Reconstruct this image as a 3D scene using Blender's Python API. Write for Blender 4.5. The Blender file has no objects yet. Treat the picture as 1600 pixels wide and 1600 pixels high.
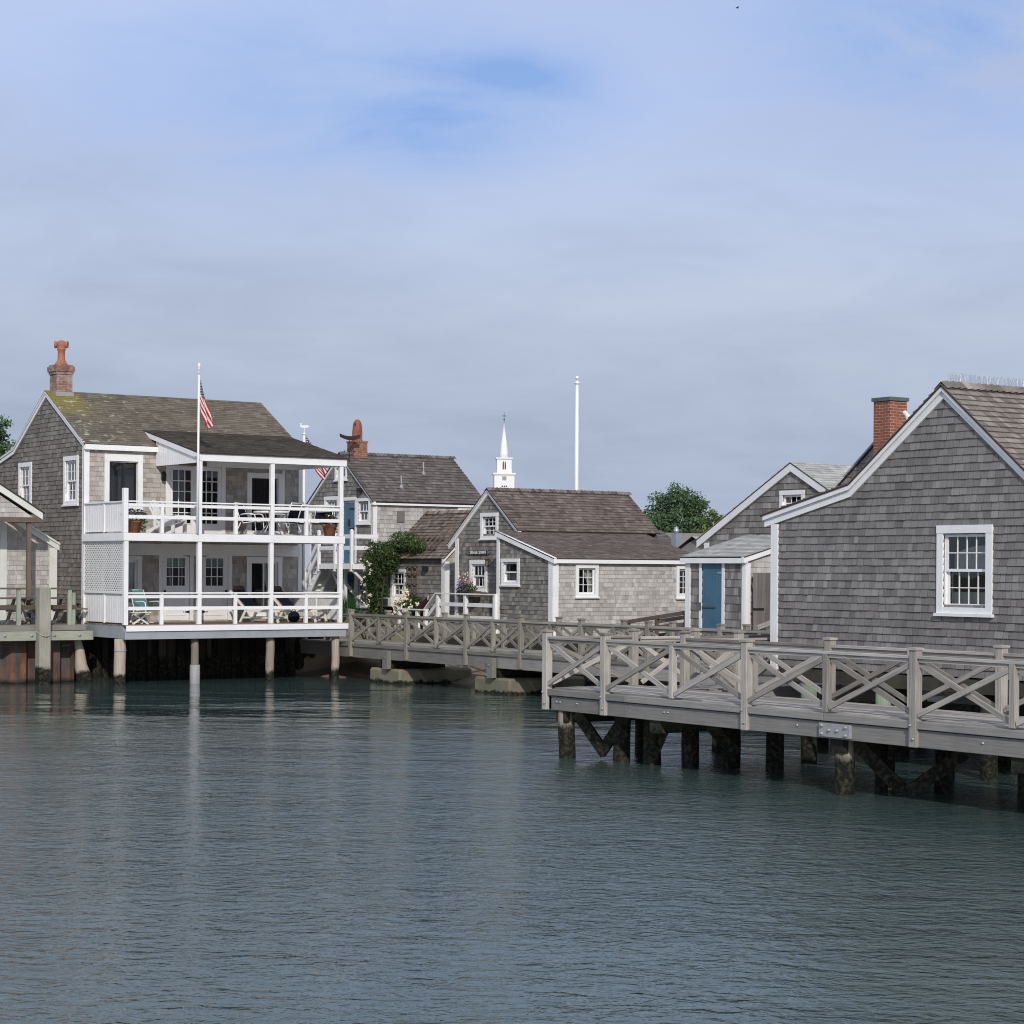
import bpy, math, random
from mathutils import Vector, Matrix
from mathutils.geometry import tessellate_polygon

# ------------------------------------------------------------------ camera, sky, sun, exposure
SC = bpy.context.scene
SC.render.engine = 'CYCLES'
SC.render.resolution_x = SC.render.resolution_y = 1024
SC.view_settings.view_transform = 'Standard'
SC.view_settings.look = 'None'
SC.view_settings.exposure = 0.08
SC.view_settings.gamma = 1.0
SC.cycles.max_bounces = 8
SC.cycles.transparent_max_bounces = 16
SC.cycles.use_denoising = True
SC.cycles.sample_clamp_indirect = 6.0
SC.cycles.pixel_filter_type = 'BLACKMAN_HARRIS'
SC.cycles.filter_width = 1.05

YAW = math.atan(2200.0 / 3200.0)          # the buildings stand square to the world axes, the camera looks across them
CAM_H = 3.3
cam_data = bpy.data.cameras.new("camera")
cam_data.sensor_width = 36.0
cam_data.lens = 72.0
cam_data.shift_y = 0.05625
cam_data.clip_start = 0.2
cam_data.clip_end = 6000.0
cam = bpy.data.objects.new("camera", cam_data)
SC.collection.objects.link(cam)
fw = Vector((math.cos(YAW), math.sin(YAW), 0))
# yaw measured so that world +X leads to the right-hand vanishing point
fw = Vector((2200.0, 3200.0, 0)).normalized()
rt = Vector((3200.0, -2200.0, 0)).normalized()
up = Vector((0, 0, 1))
ROLL = 0.0062
R_ = rt * math.cos(ROLL) + up * math.sin(ROLL)
U_ = up * math.cos(ROLL) - rt * math.sin(ROLL)
cam.matrix_world = Matrix(((R_.x, U_.x, -fw.x, 0), (R_.y, U_.y, -fw.y, 0), (R_.z, U_.z, -fw.z, CAM_H), (0, 0, 0, 1)))
SC.camera = cam

SUN_EL = math.radians(30.0)
SUN_AZ = math.radians(27.0)               # sunlight travels this far round from +Y towards +X
Ldir = Vector((math.sin(SUN_AZ) * math.cos(SUN_EL), math.cos(SUN_AZ) * math.cos(SUN_EL), -math.sin(SUN_EL)))
sun_data = bpy.data.lights.new("sun", 'SUN')
sun_data.energy = 2.75
sun_data.angle = math.radians(0.8)
sun_data.color = (1.0, 0.93, 0.84)
sun = bpy.data.objects.new("sun", sun_data)
sun.rotation_euler = Ldir.to_track_quat('-Z', 'Y').to_euler()
sun.location = (0, -20, 40)
SC.collection.objects.link(sun)

world = bpy.data.worlds.new("World")
SC.world = world
world.use_nodes = True
wn = world.node_tree
for n_ in list(wn.nodes):
    wn.nodes.remove(n_)
def wnode(t, **kw):
    n = wn.nodes.new(t)
    for k, v in kw.items():
        setattr(n, k, v)
    return n
w_out = wnode('ShaderNodeOutputWorld')
w_bg = wnode('ShaderNodeBackground')
w_bg.inputs['Strength'].default_value = 0.1
w_sky = wnode('ShaderNodeTexSky', sky_type='NISHITA')
w_sky.sun_disc = False
w_sky.sun_elevation = SUN_EL
w_sky.sun_rotation = math.pi + SUN_AZ
w_sky.dust_density = 2.0
w_sky.air_density = 1.2
w_tc = wnode('ShaderNodeTexCoord')
w_sep = wnode('ShaderNodeSeparateXYZ')
wn.links.new(w_tc.outputs['Generated'], w_sep.inputs[0])
# the cloud deck: directions projected on a flat layer overhead
def wmath(op, a, b=None, c=None, clamp=False):
    n = wnode('ShaderNodeMath', operation=op)
    n.use_clamp = clamp
    for i, x in enumerate((a, b, c)):
        if x is None:
            continue
        if isinstance(x, (int, float)):
            n.inputs[i].default_value = x
        else:
            wn.links.new(x, n.inputs[i])
    return n.outputs[0]
zc = wmath('ADD', wmath('MAXIMUM', w_sep.outputs['Z'], 0.0), 0.16)
cx_ = wmath('DIVIDE', w_sep.outputs['X'], zc)
cy_ = wmath('DIVIDE', w_sep.outputs['Y'], zc)
w_cmb = wnode('ShaderNodeCombineXYZ')
wn.links.new(cx_, w_cmb.inputs[0]); wn.links.new(cy_, w_cmb.inputs[1])
def wnoise(vec, scale, detail, rough, off, dist=0.0):
    mp = wnode('ShaderNodeMapping')
    mp.inputs['Location'].default_value = off
    wn.links.new(vec, mp.inputs['Vector'])
    n = wnode('ShaderNodeTexNoise')
    n.inputs['Scale'].default_value = scale
    n.inputs['Detail'].default_value = detail
    n.inputs['Roughness'].default_value = rough
    n.inputs['Distortion'].default_value = dist
    wn.links.new(mp.outputs[0], n.inputs['Vector'])
    return n.outputs['Fac']
def wramp(fac, stops):
    r = wnode('ShaderNodeValToRGB')
    e = r.color_ramp.elements
    while len(e) < len(stops):
        e.new(0.5)
    for k, (p, c) in enumerate(stops):
        e[k].position = p
        e[k].color = c if len(c) == 4 else (*c, 1)
    wn.links.new(fac, r.inputs[0])
    return r.outputs['Color']
cloud_a = wnoise(w_cmb.outputs[0], 0.55, 6.0, 0.5, (3.1, 1.7, 0), 0.4)
cloud_b = wnoise(w_cmb.outputs[0], 1.7, 8.0, 0.55, (7.3, 2.2, 0), 0.6)
cloud_c = wnoise(w_cmb.outputs[0], 3.2, 9.0, 0.6, (1.3, 5.2, 0), 0.9)
# thin places in the deck, high up, where the blue shows through
def gap(px, py, sx, sy):
    xc, yc = (px - 800) / 3200.0, -(py - 890) / 3200.0
    d = (fw + rt * xc + up * yc).normalized()
    sub = wnode('ShaderNodeVectorMath', operation='SUBTRACT')
    wn.links.new(w_tc.outputs['Generated'], sub.inputs[0]); sub.inputs[1].default_value = d
    dt = wnode('ShaderNodeVectorMath', operation='DOT_PRODUCT')
    wn.links.new(sub.outputs[0], dt.inputs[0]); dt.inputs[1].default_value = rt / sx
    du = wmath('DIVIDE', wmath('SUBTRACT', w_sep.outputs['Z'], d.z), sy)
    r2 = wmath('ADD', wmath('POWER', dt.outputs['Value'], 2.0), wmath('POWER', du, 2.0))
    return wmath('POWER', 2.718, wmath('MULTIPLY', r2, -1.0))
holes = wmath('ADD', wmath('ADD', wmath('MULTIPLY', gap(825, 122, 0.034, 0.016), 0.5), gap(1480, 70, 0.075, 0.045)), wmath('ADD', wmath('MULTIPLY', gap(520, 175, 0.12, 0.035), 0.75), wmath('MULTIPLY', gap(690, 205, 0.035, 0.02), 0.5)))
holes = wmath('ADD', holes, wmath('MULTIPLY', gap(820, -250, 0.4, 0.1), 0.6))
wisp = wmath('ADD', wmath('MULTIPLY', wmath('SUBTRACT', cloud_b, 0.5), 1.5), wmath('MULTIPLY', wmath('SUBTRACT', cloud_c, 0.5), 1.3))
thin = wmath('MULTIPLY', holes, wmath('ADD', wmath('MULTIPLY', wisp, 1.5), 0.8))
blue_f = wmath('MULTIPLY', thin, 0.85, clamp=True)
cloud_mix = wmath('ADD', wmath('ADD', wmath('MULTIPLY', cloud_a, 0.45), wmath('MULTIPLY', cloud_b, 0.35)), wmath('MULTIPLY', cloud_c, 0.2))
elev = wramp(w_sep.outputs['Z'], [(0.0, (3.85, 4.45, 5.75)), (0.06, (4.0, 4.65, 5.95)), (0.11, (4.3, 5.0, 6.4)), (0.165, (4.7, 5.5, 7.3)), (0.22, (4.9, 5.85, 8.2)), (0.5, (5.8, 6.5, 8.2))])
tone = wramp(cloud_mix, [(0.36, (0.86, 0.86, 0.87)), (0.5, (1.0, 1.0, 1.0)), (0.64, (1.15, 1.13, 1.08))])
mul = wnode('ShaderNodeMix', data_type='RGBA', blend_type='MULTIPLY')
mul.inputs[0].default_value = 1.0
wn.links.new(elev, mul.inputs[6]); wn.links.new(tone, mul.inputs[7])
skyb = wnode('ShaderNodeMix', data_type='RGBA', blend_type='MIX')
wn.links.new(blue_f, skyb.inputs[0])
wn.links.new(mul.outputs[2], skyb.inputs[6])
blue = wnode('ShaderNodeMix', data_type='RGBA', blend_type='MIX')
blue.inputs[0].default_value = 0.72
wn.links.new(w_sky.outputs[0], blue.inputs[6]); blue.inputs[7].default_value = (2.3, 3.9, 8.2, 1)
wn.links.new(blue.outputs[2], skyb.inputs[7])
wn.links.new(skyb.outputs[2], w_bg.inputs['Color'])
wn.links.new(w_bg.outputs[0], w_out.inputs[0])

# ------------------------------------------------------------------ scene helpers
COL = SC.collection
RND = random.Random(7)
ROOT = {}

def thing(name, label, cat, loc, group=None):
    o = bpy.data.objects.new(name, None)
    o.empty_display_size = 0.3
    o.location = loc
    COL.objects.link(o)
    o['label'] = label; o['category'] = cat
    if group: o['group'] = group
    ROOT[o.name] = Vector(loc)
    return o

def tag(o, label, cat, group=None):
    o['label'] = label; o['category'] = cat
    if group: o['group'] = group
    return o

def structure(o, kind='structure'):
    o['kind'] = kind
    return o

class Pl:
    """a wall or roof plane: pt(u, v, n)"""
    def __init__(s, O, U, V, N):
        s.O, s.U, s.V, s.N = Vector(O), Vector(U), Vector(V), Vector(N)
    def pt(s, u, v, n=0.0):
        return s.O + s.U * u + s.V * v + s.N * n
def PX(X): return Pl((X, 0, 0), (0, 1, 0), (0, 0, 1), (-1, 0, 0))     # wall facing -X, u = Y, v = Z
def PY(Y): return Pl((0, Y, 0), (1, 0, 0), (0, 0, 1), (0, -1, 0))     # wall facing -Y, u = X, v = Z

def clip_rect(poly, u0, v0, u1, v1):
    def cut(pts, f, inter):
        out = []
        for i in range(len(pts)):
            a, b = pts[i - 1], pts[i]
            fa, fb = f(a), f(b)
            if fb >= 0:
                if fa < 0: out.append(inter(a, b, fa, fb))
                out.append(b)
            elif fa >= 0:
                out.append(inter(a, b, fa, fb))
        return out
    def inter(a, b, fa, fb):
        t = fa / (fa - fb)
        return (a[0] + (b[0] - a[0]) * t, a[1] + (b[1] - a[1]) * t)
    for f in (lambda p: p[0] - u0, lambda p: u1 - p[0], lambda p: p[1] - v0, lambda p: v1 - p[1]):
        if not poly: return []
        poly = cut(poly, f, inter)
    return poly

class MB:
    def __init__(s, seed=1):
        s.v, s.f, s.uv, s.mi, s.sh, s.sm = [], [], [], [], [], []
        s.r = random.Random(seed)
    def face(s, pts, uvs=None, mi=0, sh=None, smooth=False):
        b = len(s.v)
        s.v.extend(tuple(p) for p in pts)
        s.f.append(tuple(range(b, b + len(pts))))
        if uvs is None:
            p = [Vector(q) for q in pts]
            e = [p[(i + 1) % len(p)] - p[i] for i in range(len(p))]
            la = max(e, key=lambda w: w.length)
            if la.length < 1e-9: la = Vector((1, 0, 0))
            la = la.normalized()
            n = e[0].cross(e[1]) if len(e) > 1 else Vector((0, 0, 1))
            if n.length < 1e-12: n = Vector((0, 0, 1))
            ac = n.normalized().cross(la)
            uvs = [(q.dot(ac), q.dot(la)) for q in p]
        s.uv.append(uvs); s.mi.append(mi); s.sh.append(s.r.random() if sh is None else sh); s.sm.append(smooth)
    def hexa(s, c, mi=0, sh=None, off=None, along=2):
        """c: 8 corners, bottom ring 0-3 and top ring 4-7; grain runs bottom to top"""
        sh = s.r.random() if sh is None else sh
        ou, ov = (s.r.random() * 40, s.r.random() * 40) if off is None else off
        c = [Vector(q) for q in c]
        L = (c[4] - c[0]).length
        per = 0.0
        for i in range(4):
            j = (i + 1) % 4
            w = (c[j] - c[i]).length
            s.face([c[i], c[j], c[j + 4], c[i + 4]], [(ou + per, ov), (ou + per + w, ov), (ou + per + w, ov + L), (ou + per, ov + L)], mi, sh)
            per += w
        s.face([c[3], c[2], c[1], c[0]], [(ou, ov)] * 2 + [(ou + .01, ov + .01)] * 2, mi, sh)
        s.face([c[4], c[5], c[6], c[7]], [(ou, ov)] * 2 + [(ou + .01, ov + .01)] * 2, mi, sh)
    def box(s, a, b, mi=0, sh=None):
        (x0, y0, z0), (x1, y1, z1) = a, b
        d = (abs(x1 - x0), abs(y1 - y0), abs(z1 - z0))
        k = d.index(max(d))
        def P(i, j, l): return (x1 if i else x0, y1 if j else y0, z1 if l else z0)
        if k == 2: c = [P(0,0,0), P(1,0,0), P(1,1,0), P(0,1,0), P(0,0,1), P(1,0,1), P(1,1,1), P(0,1,1)]
        elif k == 0: c = [P(0,0,0), P(0,1,0), P(0,1,1), P(0,0,1), P(1,0,0), P(1,1,0), P(1,1,1), P(1,0,1)]
        else: c = [P(0,0,0), P(0,0,1), P(1,0,1), P(1,0,0), P(0,1,0), P(0,1,1), P(1,1,1), P(1,1,0)]
        s.hexa(c, mi, sh)
    def beam(s, p, q, w, h, mi=0, sh=None, side=None, w2=None, h2=None):
        """bar from p to q, w wide (along side), h deep"""
        p, q = Vector(p), Vector(q)
        d = (q - p).normalized()
        if side is None:
            side = d.cross(Vector((0, 0, 1)))
            if side.length < 1e-6: side = Vector((1, 0, 0))
        side = Vector(side)
        side = (side - d * side.dot(d)).normalized()
        upv = side.cross(d).normalized()
        w2 = w if w2 is None else w2; h2 = h if h2 is None else h2
        def ring(o, a, b): return [o - side * a / 2 - upv * b / 2, o + side * a / 2 - upv * b / 2, o + side * a / 2 + upv * b / 2, o - side * a / 2 + upv * b / 2]
        s.hexa(ring(p, w, h) + ring(q, w2, h2), mi, sh)
    def board(s, pl, u0, v0, u1, v1, n0, n1, mi=0, sh=None):
        def P(u, v, n): return pl.pt(u, v, n)
        if abs(u1 - u0) >= abs(v1 - v0):
            c = [P(u0,v0,n0), P(u0,v1,n0), P(u0,v1,n1), P(u0,v0,n1), P(u1,v0,n0), P(u1,v1,n0), P(u1,v1,n1), P(u1,v0,n1)]
        else:
            c = [P(u0,v0,n0), P(u1,v0,n0), P(u1,v0,n1), P(u0,v0,n1), P(u0,v1,n0), P(u1,v1,n0), P(u1,v1,n1), P(u0,v1,n1)]
        s.hexa(c, mi, sh)
    def prism(s, pl, pts, n0, n1, mi=0, sh=None):
        sh = s.r.random() if sh is None else sh
        us = [p[0] for p in pts]; vs = [p[1] for p in pts]
        sw = (max(us) - min(us)) > (max(vs) - min(vs))
        uvs = [(p[1], p[0]) if sw else (p[0], p[1]) for p in pts]
        s.face([pl.pt(u, v, n1) for u, v in pts], uvs, mi, sh)
        s.face([pl.pt(u, v, n0) for u, v in reversed(pts)], list(reversed(uvs)), mi, sh)
        for i in range(len(pts)):
            a, b = pts[i - 1], pts[i]
            s.face([pl.pt(a[0], a[1], n0), pl.pt(b[0], b[1], n0), pl.pt(b[0], b[1], n1), pl.pt(a[0], a[1], n1)], None, mi, sh)
    def rake(s, pl, p, q, w, n0, n1, mi=0):
        s.prism(pl, [p, q, (q[0], q[1] - w), (p[0], p[1] - w)], n0, n1, mi)
    def cyl(s, p, q, r0, r1=None, n=12, mi=0, sh=None, caps=True, wob=0.0):
        p, q = Vector(p), Vector(q); r1 = r0 if r1 is None else r1
        d = (q - p); L = d.length; d = d / L
        a = d.orthogonal().normalized(); b = d.cross(a)
        sh = s.r.random() if sh is None else sh
        ou, ov = s.r.random() * 40, s.r.random() * 40
        k = max(1, int(L / 0.35)) if wob else 1
        rings = []
        for i in range(k + 1):
            t = i / k; r = r0 + (r1 - r0) * t
            o = p + d * L * t
            if wob: o = o + a * s.r.uniform(-wob, wob) + b * s.r.uniform(-wob, wob); r *= 1 + s.r.uniform(-wob, wob) * 2
            rings.append([o + a * r * math.cos(j * 2 * math.pi / n) + b * r * math.sin(j * 2 * math.pi / n) for j in range(n)])
        for i in range(k):
            for j in range(n):
                m = (j + 1) % n
                w = 2 * math.pi * r0 / n
                s.face([rings[i][j], rings[i][m], rings[i+1][m], rings[i+1][j]],
                       [(ou + j*w, ov + i*L/k), (ou + (j+1)*w, ov + i*L/k), (ou + (j+1)*w, ov + (i+1)*L/k), (ou + j*w, ov + (i+1)*L/k)], mi, sh, True)
        if caps:
            s.face(list(reversed(rings[0])), None, mi, sh); s.face(rings[-1], None, mi, sh)
    def lathe(s, c, prof, n=16, mi=0, sh=None, axis=(0, 0, 1)):
        c = Vector(c); d = Vector(axis).normalized()
        a = d.orthogonal().normalized(); b = d.cross(a)
        sh = s.r.random() if sh is None else sh
        rings = [[c + d * z + a * r * math.cos(j * 2 * math.pi / n) + b * r * math.sin(j * 2 * math.pi / n) for j in range(n)] for r, z in prof]
        for i in range(len(prof) - 1):
            for j in range(n):
                m = (j + 1) % n
                s.face([rings[i][j], rings[i][m], rings[i+1][m], rings[i+1][j]], None, mi, sh, True)
        if prof[0][0] > 1e-4: s.face(list(reversed(rings[0])), None, mi, sh)
        if prof[-1][0] > 1e-4: s.face(rings[-1], None, mi, sh)
    def ball(s, c, r, n=10, mi=0, sh=None, squash=(1, 1, 1)):
        c = Vector(c); m = max(4, n // 2 + 1)
        sh = s.r.random() if sh is None else sh
        def P(i, j):
            th = math.pi * i / m; ph = 2 * math.pi * j / n
            return (c.x + r * squash[0] * math.sin(th) * math.cos(ph), c.y + r * squash[1] * math.sin(th) * math.sin(ph), c.z + r * squash[2] * math.cos(th))
        for i in range(m):
            for j in range(n):
                q = [P(i, j), P(i + 1, j), P(i + 1, j + 1), P(i, j + 1)]
                if i == 0: q = [q[0], q[1], q[2]]
                elif i == m - 1: q = [q[0], q[1], q[3]]
                s.face(q, None, mi, sh, True)
    def tube(s, pts, r, n=8, mi=0, sh=None):
        pts = [Vector(p) for p in pts]
        sh = s.r.random() if sh is None else sh
        rings = []
        prev = None
        for i, p in enumerate(pts):
            d = (pts[min(i + 1, len(pts) - 1)] - pts[max(i - 1, 0)]).normalized()
            a = d.orthogonal().normalized() if prev is None else (prev - d * prev.dot(d)).normalized()
            prev = a; b = d.cross(a)
            rings.append([p + a * r * math.cos(j * 2 * math.pi / n) + b * r * math.sin(j * 2 * math.pi / n) for j in range(n)])
        for i in range(len(pts) - 1):
            for j in range(n):
                m = (j + 1) % n
                s.face([rings[i][j], rings[i][m], rings[i+1][m], rings[i+1][j]], None, mi, sh, True)
        s.face(list(reversed(rings[0])), None, mi, sh); s.face(rings[-1], None, mi, sh)
    def leaf(s, c, size, mi=0, sh=None, nrm=None):
        r = s.r
        if nrm is None:
            nrm = Vector((r.gauss(0, 1), r.gauss(0, 1), r.gauss(0.4, 1)))
        else:
            nrm = Vector(nrm) + Vector((r.gauss(0, .6), r.gauss(0, .6), r.gauss(0, .6)))
        if nrm.length < 1e-4: nrm = Vector((0, 0, 1))
        nrm.normalize()
        a = nrm.orthogonal().normalized(); b = nrm.cross(a)
        t = r.random() * 6.283
        a, b = a * math.cos(t) + b * math.sin(t), b * math.cos(t) - a * math.sin(t)
        c = Vector(c); L = size * r.uniform(.7, 1.3); W = L * r.uniform(.4, .6)
        s.face([c - a * L / 2, c - b * W / 2 + nrm * W * .15, c + a * L / 2, c + b * W / 2 + nrm * W * .15], [(0, 0), (1, 0), (1, 1), (0, 1)], mi, sh)
    def pane(s, pl, u0, v0, u1, v1, n):
        q = [(u0, v0), (u1, v0), (u1, v1), (u0, v1)]
        if pl.U.cross(pl.V).dot(pl.N) < 0: q.reverse()
        s.face([pl.pt(u, v, n) for u, v in q], None, 0, .5)
    def backing(s, pl, poly, holes, n, mi=0):
        """flat sheet with real openings cut in it"""
        loops = [[Vector((u, v, 0)) for u, v in poly]]
        for (u0, v0, u1, v1) in holes:
            loops.append([Vector((u0, v0, 0)), Vector((u0, v1, 0)), Vector((u1, v1, 0)), Vector((u1, v0, 0))])
        flat = [p for l in loops for p in l]
        for t in tessellate_polygon(loops):
            s.face([pl.pt(flat[i].x, flat[i].y, n) for i in t], [(flat[i].x, flat[i].y) for i in t], mi, 0.4)
    def shingles(s, pl, poly, expo, wr, thick, holes=(), mi=0, seed=1, jit=0.004, top=0.25, v0=None, n_off=0.0, gapw=0.004):
        r = random.Random(seed)
        umin = min(p[0] for p in poly); umax = max(p[0] for p in poly)
        vmin = min(p[1] for p in poly) if v0 is None else v0
        vmax = max(p[1] for p in poly)
        k = 0; v = vmin
        while v < vmax:
            e = expo * r.uniform(.97, 1.03)
            u = umin - r.uniform(0, wr[1])
            rowsh = r.uniform(-.06, .06)
            while u < umax:
                w = r.uniform(*wr)
                a, b = max(u + gapw / 2, umin), min(u + w - gapw / 2, umax)
                u += w
                if b - a < 0.006: continue
                segs = [(a, b)]
                vm = v + e / 2
                for (h0, g0, h1, g1) in holes:
                    if g0 < vm < g1:
                        ns = []
                        for (p, q) in segs:
                            if q <= h0 or p >= h1: ns.append((p, q)); continue
                            if p < h0: ns.append((p, h0))
                            if q > h1: ns.append((h1, q))
                        segs = ns
                sh = min(1, max(0, r.gauss(.5, .19) + rowsh))
                j0 = r.uniform(-jit, jit); tb = thick * r.uniform(.8, 1.25) + n_off; tt = thick * top + n_off
                ou, ov = r.random() * 30, r.random() * 30
                for (p, q) in segs:
                    c = clip_rect(poly, p, v + j0, q, v + e + .006)
                    if len(c) < 3: continue
                    def nn(vv): return tb + (tt - tb) * min(1, max(0, (vv - v) / e))
                    uvs = [(x + ou, y + ov) for x, y in c]
                    s.face([pl.pt(x, y, nn(y)) for x, y in c], uvs, mi, sh)
                    for i in range(len(c)):
                        x, y = c[i - 1], c[i]
                        if x[1] > v + e * .9 and y[1] > v + e * .9: continue
                        s.face([pl.pt(x[0], x[1], n_off - .002), pl.pt(y[0], y[1], n_off - .002), pl.pt(y[0], y[1], nn(y[1])), pl.pt(x[0], x[1], nn(x[1]))],
                               [(x[0] + ou, x[1] + ov), (y[0] + ou, y[1] + ov), (y[0] + ou, y[1] + ov + .01), (x[0] + ou, x[1] + ov + .01)], mi, sh * .3 - .05)  # butts and sides darker: end grain, plus course shadow lines in the colour
            v += e; k += 1
    def build(s, name, mats, parent=None, loc=None, bevel=0.0):
        me = bpy.data.meshes.new(name)
        if parent is not None:
            base = ROOT[parent.name]
        else:
            base = Vector(loc) if loc is not None else Vector((0, 0, 0))
        bx, by, bz = base
        me.from_pydata([(x - bx, y - by, z - bz) for x, y, z in s.v], [], s.f)
        if not isinstance(mats, (list, tuple)): mats = [mats]
        for m in mats: me.materials.append(m)
        me.polygons.foreach_set('material_index', s.mi)
        me.polygons.foreach_set('use_smooth', s.sm)
        uvl = me.uv_layers.new(name='UVMap')
        flat = [c for u in s.uv for p in u for c in p]
        uvl.data.foreach_set('uv', flat)
        at = me.attributes.new('shade', 'FLOAT', 'FACE')
        at.data.foreach_set('value', s.sh)
        if s.sm and any(s.sm) or bevel:
            weld(me)
        me.update()
        o = bpy.data.objects.new(name, me)
        COL.objects.link(o)
        if parent is not None:
            o.parent = parent
        else:
            o.location = base
        ROOT[o.name] = base
        if bevel:
            b = o.modifiers.new('bevel', 'BEVEL')
            b.width = bevel; b.segments = 1; b.limit_method = 'ANGLE'
        return o

import bmesh
def weld(me):
    bm = bmesh.new(); bm.from_mesh(me)
    bmesh.ops.remove_doubles(bm, verts=bm.verts, dist=1e-5)
    bmesh.ops.recalc_face_normals(bm, faces=bm.faces)
    bm.to_mesh(me); bm.free()

def dup(root, loc, rotz=0.0, label=None, group=None):
    r = root.copy(); COL.objects.link(r)
    r.location = loc; r.rotation_euler = (0, 0, rotz)
    if label: r['label'] = label
    if group: r['group'] = group
    def rec(src, dst):
        for ch in list(src.children):
            c = ch.copy(); COL.objects.link(c); c.parent = dst
            rec(ch, c)
    rec(root, r)
    return r

# ------------------------------------------------------------------ materials
class NT:
    def __init__(s, name):
        s.m = bpy.data.materials.new(name); s.m.use_nodes = True
        s.t = s.m.node_tree
        for n in list(s.t.nodes): s.t.nodes.remove(n)
        s.out = s.n('ShaderNodeOutputMaterial')
    def n(s, t, **kw):
        x = s.t.nodes.new(t)
        for k, v in kw.items(): setattr(x, k, v)
        return x
    def l(s, a, b): s.t.links.new(a, b)
    def val(s, sock, v):
        if isinstance(v, (int, float)): sock.default_value = v
        elif isinstance(v, (tuple, list)): sock.default_value = v if len(v) == 4 or sock.type == 'VECTOR' else (*v, 1)
        else: s.l(v, sock)
    def math(s, op, a, b=None, c=None, clamp=False):
        x = s.n('ShaderNodeMath', operation=op); x.use_clamp = clamp
        for i, q in enumerate((a, b, c)):
            if q is not None: s.val(x.inputs[i], q)
        return x.outputs[0]
    def mix(s, f, a, b, mode='MIX'):
        x = s.n('ShaderNodeMix', data_type='RGBA', blend_type=mode)
        s.val(x.inputs[0], f); s.val(x.inputs[6], a); s.val(x.inputs[7], b)
        return x.outputs[2]
    def ramp(s, f, stops, interp='LINEAR'):
        x = s.n('ShaderNodeValToRGB'); e = x.color_ramp.elements
        x.color_ramp.interpolation = interp
        while len(e) < len(stops): e.new(.5)
        for k, (p, c) in enumerate(stops):
            e[k].position = p
            e[k].color = (c, c, c, 1) if isinstance(c, (int, float)) else (*c, 1)
        s.val(x.inputs[0], f)
        return x.outputs['Color']
    def noise(s, vec, scale, detail=4.0, rough=.5, vs=None, loc=None, dist=0.0):
        if vs is not None or loc is not None:
            mp = s.n('ShaderNodeMapping')
            if vs is not None: mp.inputs['Scale'].default_value = vs
            if loc is not None: mp.inputs['Location'].default_value = loc
            s.l(vec, mp.inputs['Vector']); vec = mp.outputs[0]
        x = s.n('ShaderNodeTexNoise')
        x.inputs['Scale'].default_value = scale; x.inputs['Detail'].default_value = detail
        x.inputs['Roughness'].default_value = rough; x.inputs['Distortion'].default_value = dist
        s.l(vec, x.inputs['Vector'])
        return x.outputs['Fac']
    def attr(s, name='shade'):
        x = s.n('ShaderNodeAttribute'); x.attribute_name = name
        return x.outputs['Fac']
    @property
    def uv(s): return s.n('ShaderNodeTexCoord').outputs['UV']
    @property
    def obj(s): return s.n('ShaderNodeTexCoord').outputs['Object']
    @property
    def pos(s): return s.n('ShaderNodeNewGeometry').outputs['Position']
    def bump(s, h, strength=.3, dist=.01):
        x = s.n('ShaderNodeBump'); x.inputs['Strength'].default_value = strength; x.inputs['Distance'].default_value = dist
        s.val(x.inputs['Height'], h)
        return x.outputs[0]
    def principled(s, color, rough=.8, bump=None, metal=0.0, spec=.3, **kw):
        x = s.n('ShaderNodeBsdfPrincipled')
        s.val(x.inputs['Base Color'], color); s.val(x.inputs['Roughness'], rough)
        x.inputs['Metallic'].default_value = metal
        x.inputs['Specular IOR Level'].default_value = spec
        if bump is not None: s.l(bump, x.inputs['Normal'])
        s.l(x.outputs[0], s.out.inputs[0])
        return x

def m_shingle(name, dark, mid, light, stain=.45, grain=.35, green=0.0):
    t = NT(name); uv = t.uv; pos = t.pos
    base = t.ramp(t.attr(), [(.08, dark), (.5, mid), (.92, light)])
    g = t.noise(uv, 1.0, 5, .6, vs=(70, 3.5, 1))
    base = t.mix(grain, base, t.ramp(g, [(.3, .55), (.5, 1.0), (.72, 1.35)]), 'MULTIPLY')
    st = t.noise(pos, 1.0, 5, .6, vs=(1.1, 1.1, .5))
    base = t.mix(stain, base, t.ramp(st, [(.32, .62), (.5, 1.0), (.68, 1.22)]), 'MULTIPLY')
    st2 = t.noise(uv, 1.0, 3, .6, vs=(18, 2.5, 1), loc=(3, 1, 0))
    base = t.mix(stain * .8, base, t.ramp(st2, [(.34, .5), (.46, 1.0)]), 'MULTIPLY')
    if green:
        gr = t.noise(pos, .9, 5, .65, loc=(5, 2, 0))
        base = t.mix(t.math('MULTIPLY', t.ramp(gr, [(.5, 0.0), (.68, 1.0)]), green), base, (.16, .16, .1))
    t.principled(base, .92, t.bump(g, .35, .004), spec=.15)
    return t.m

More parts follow.
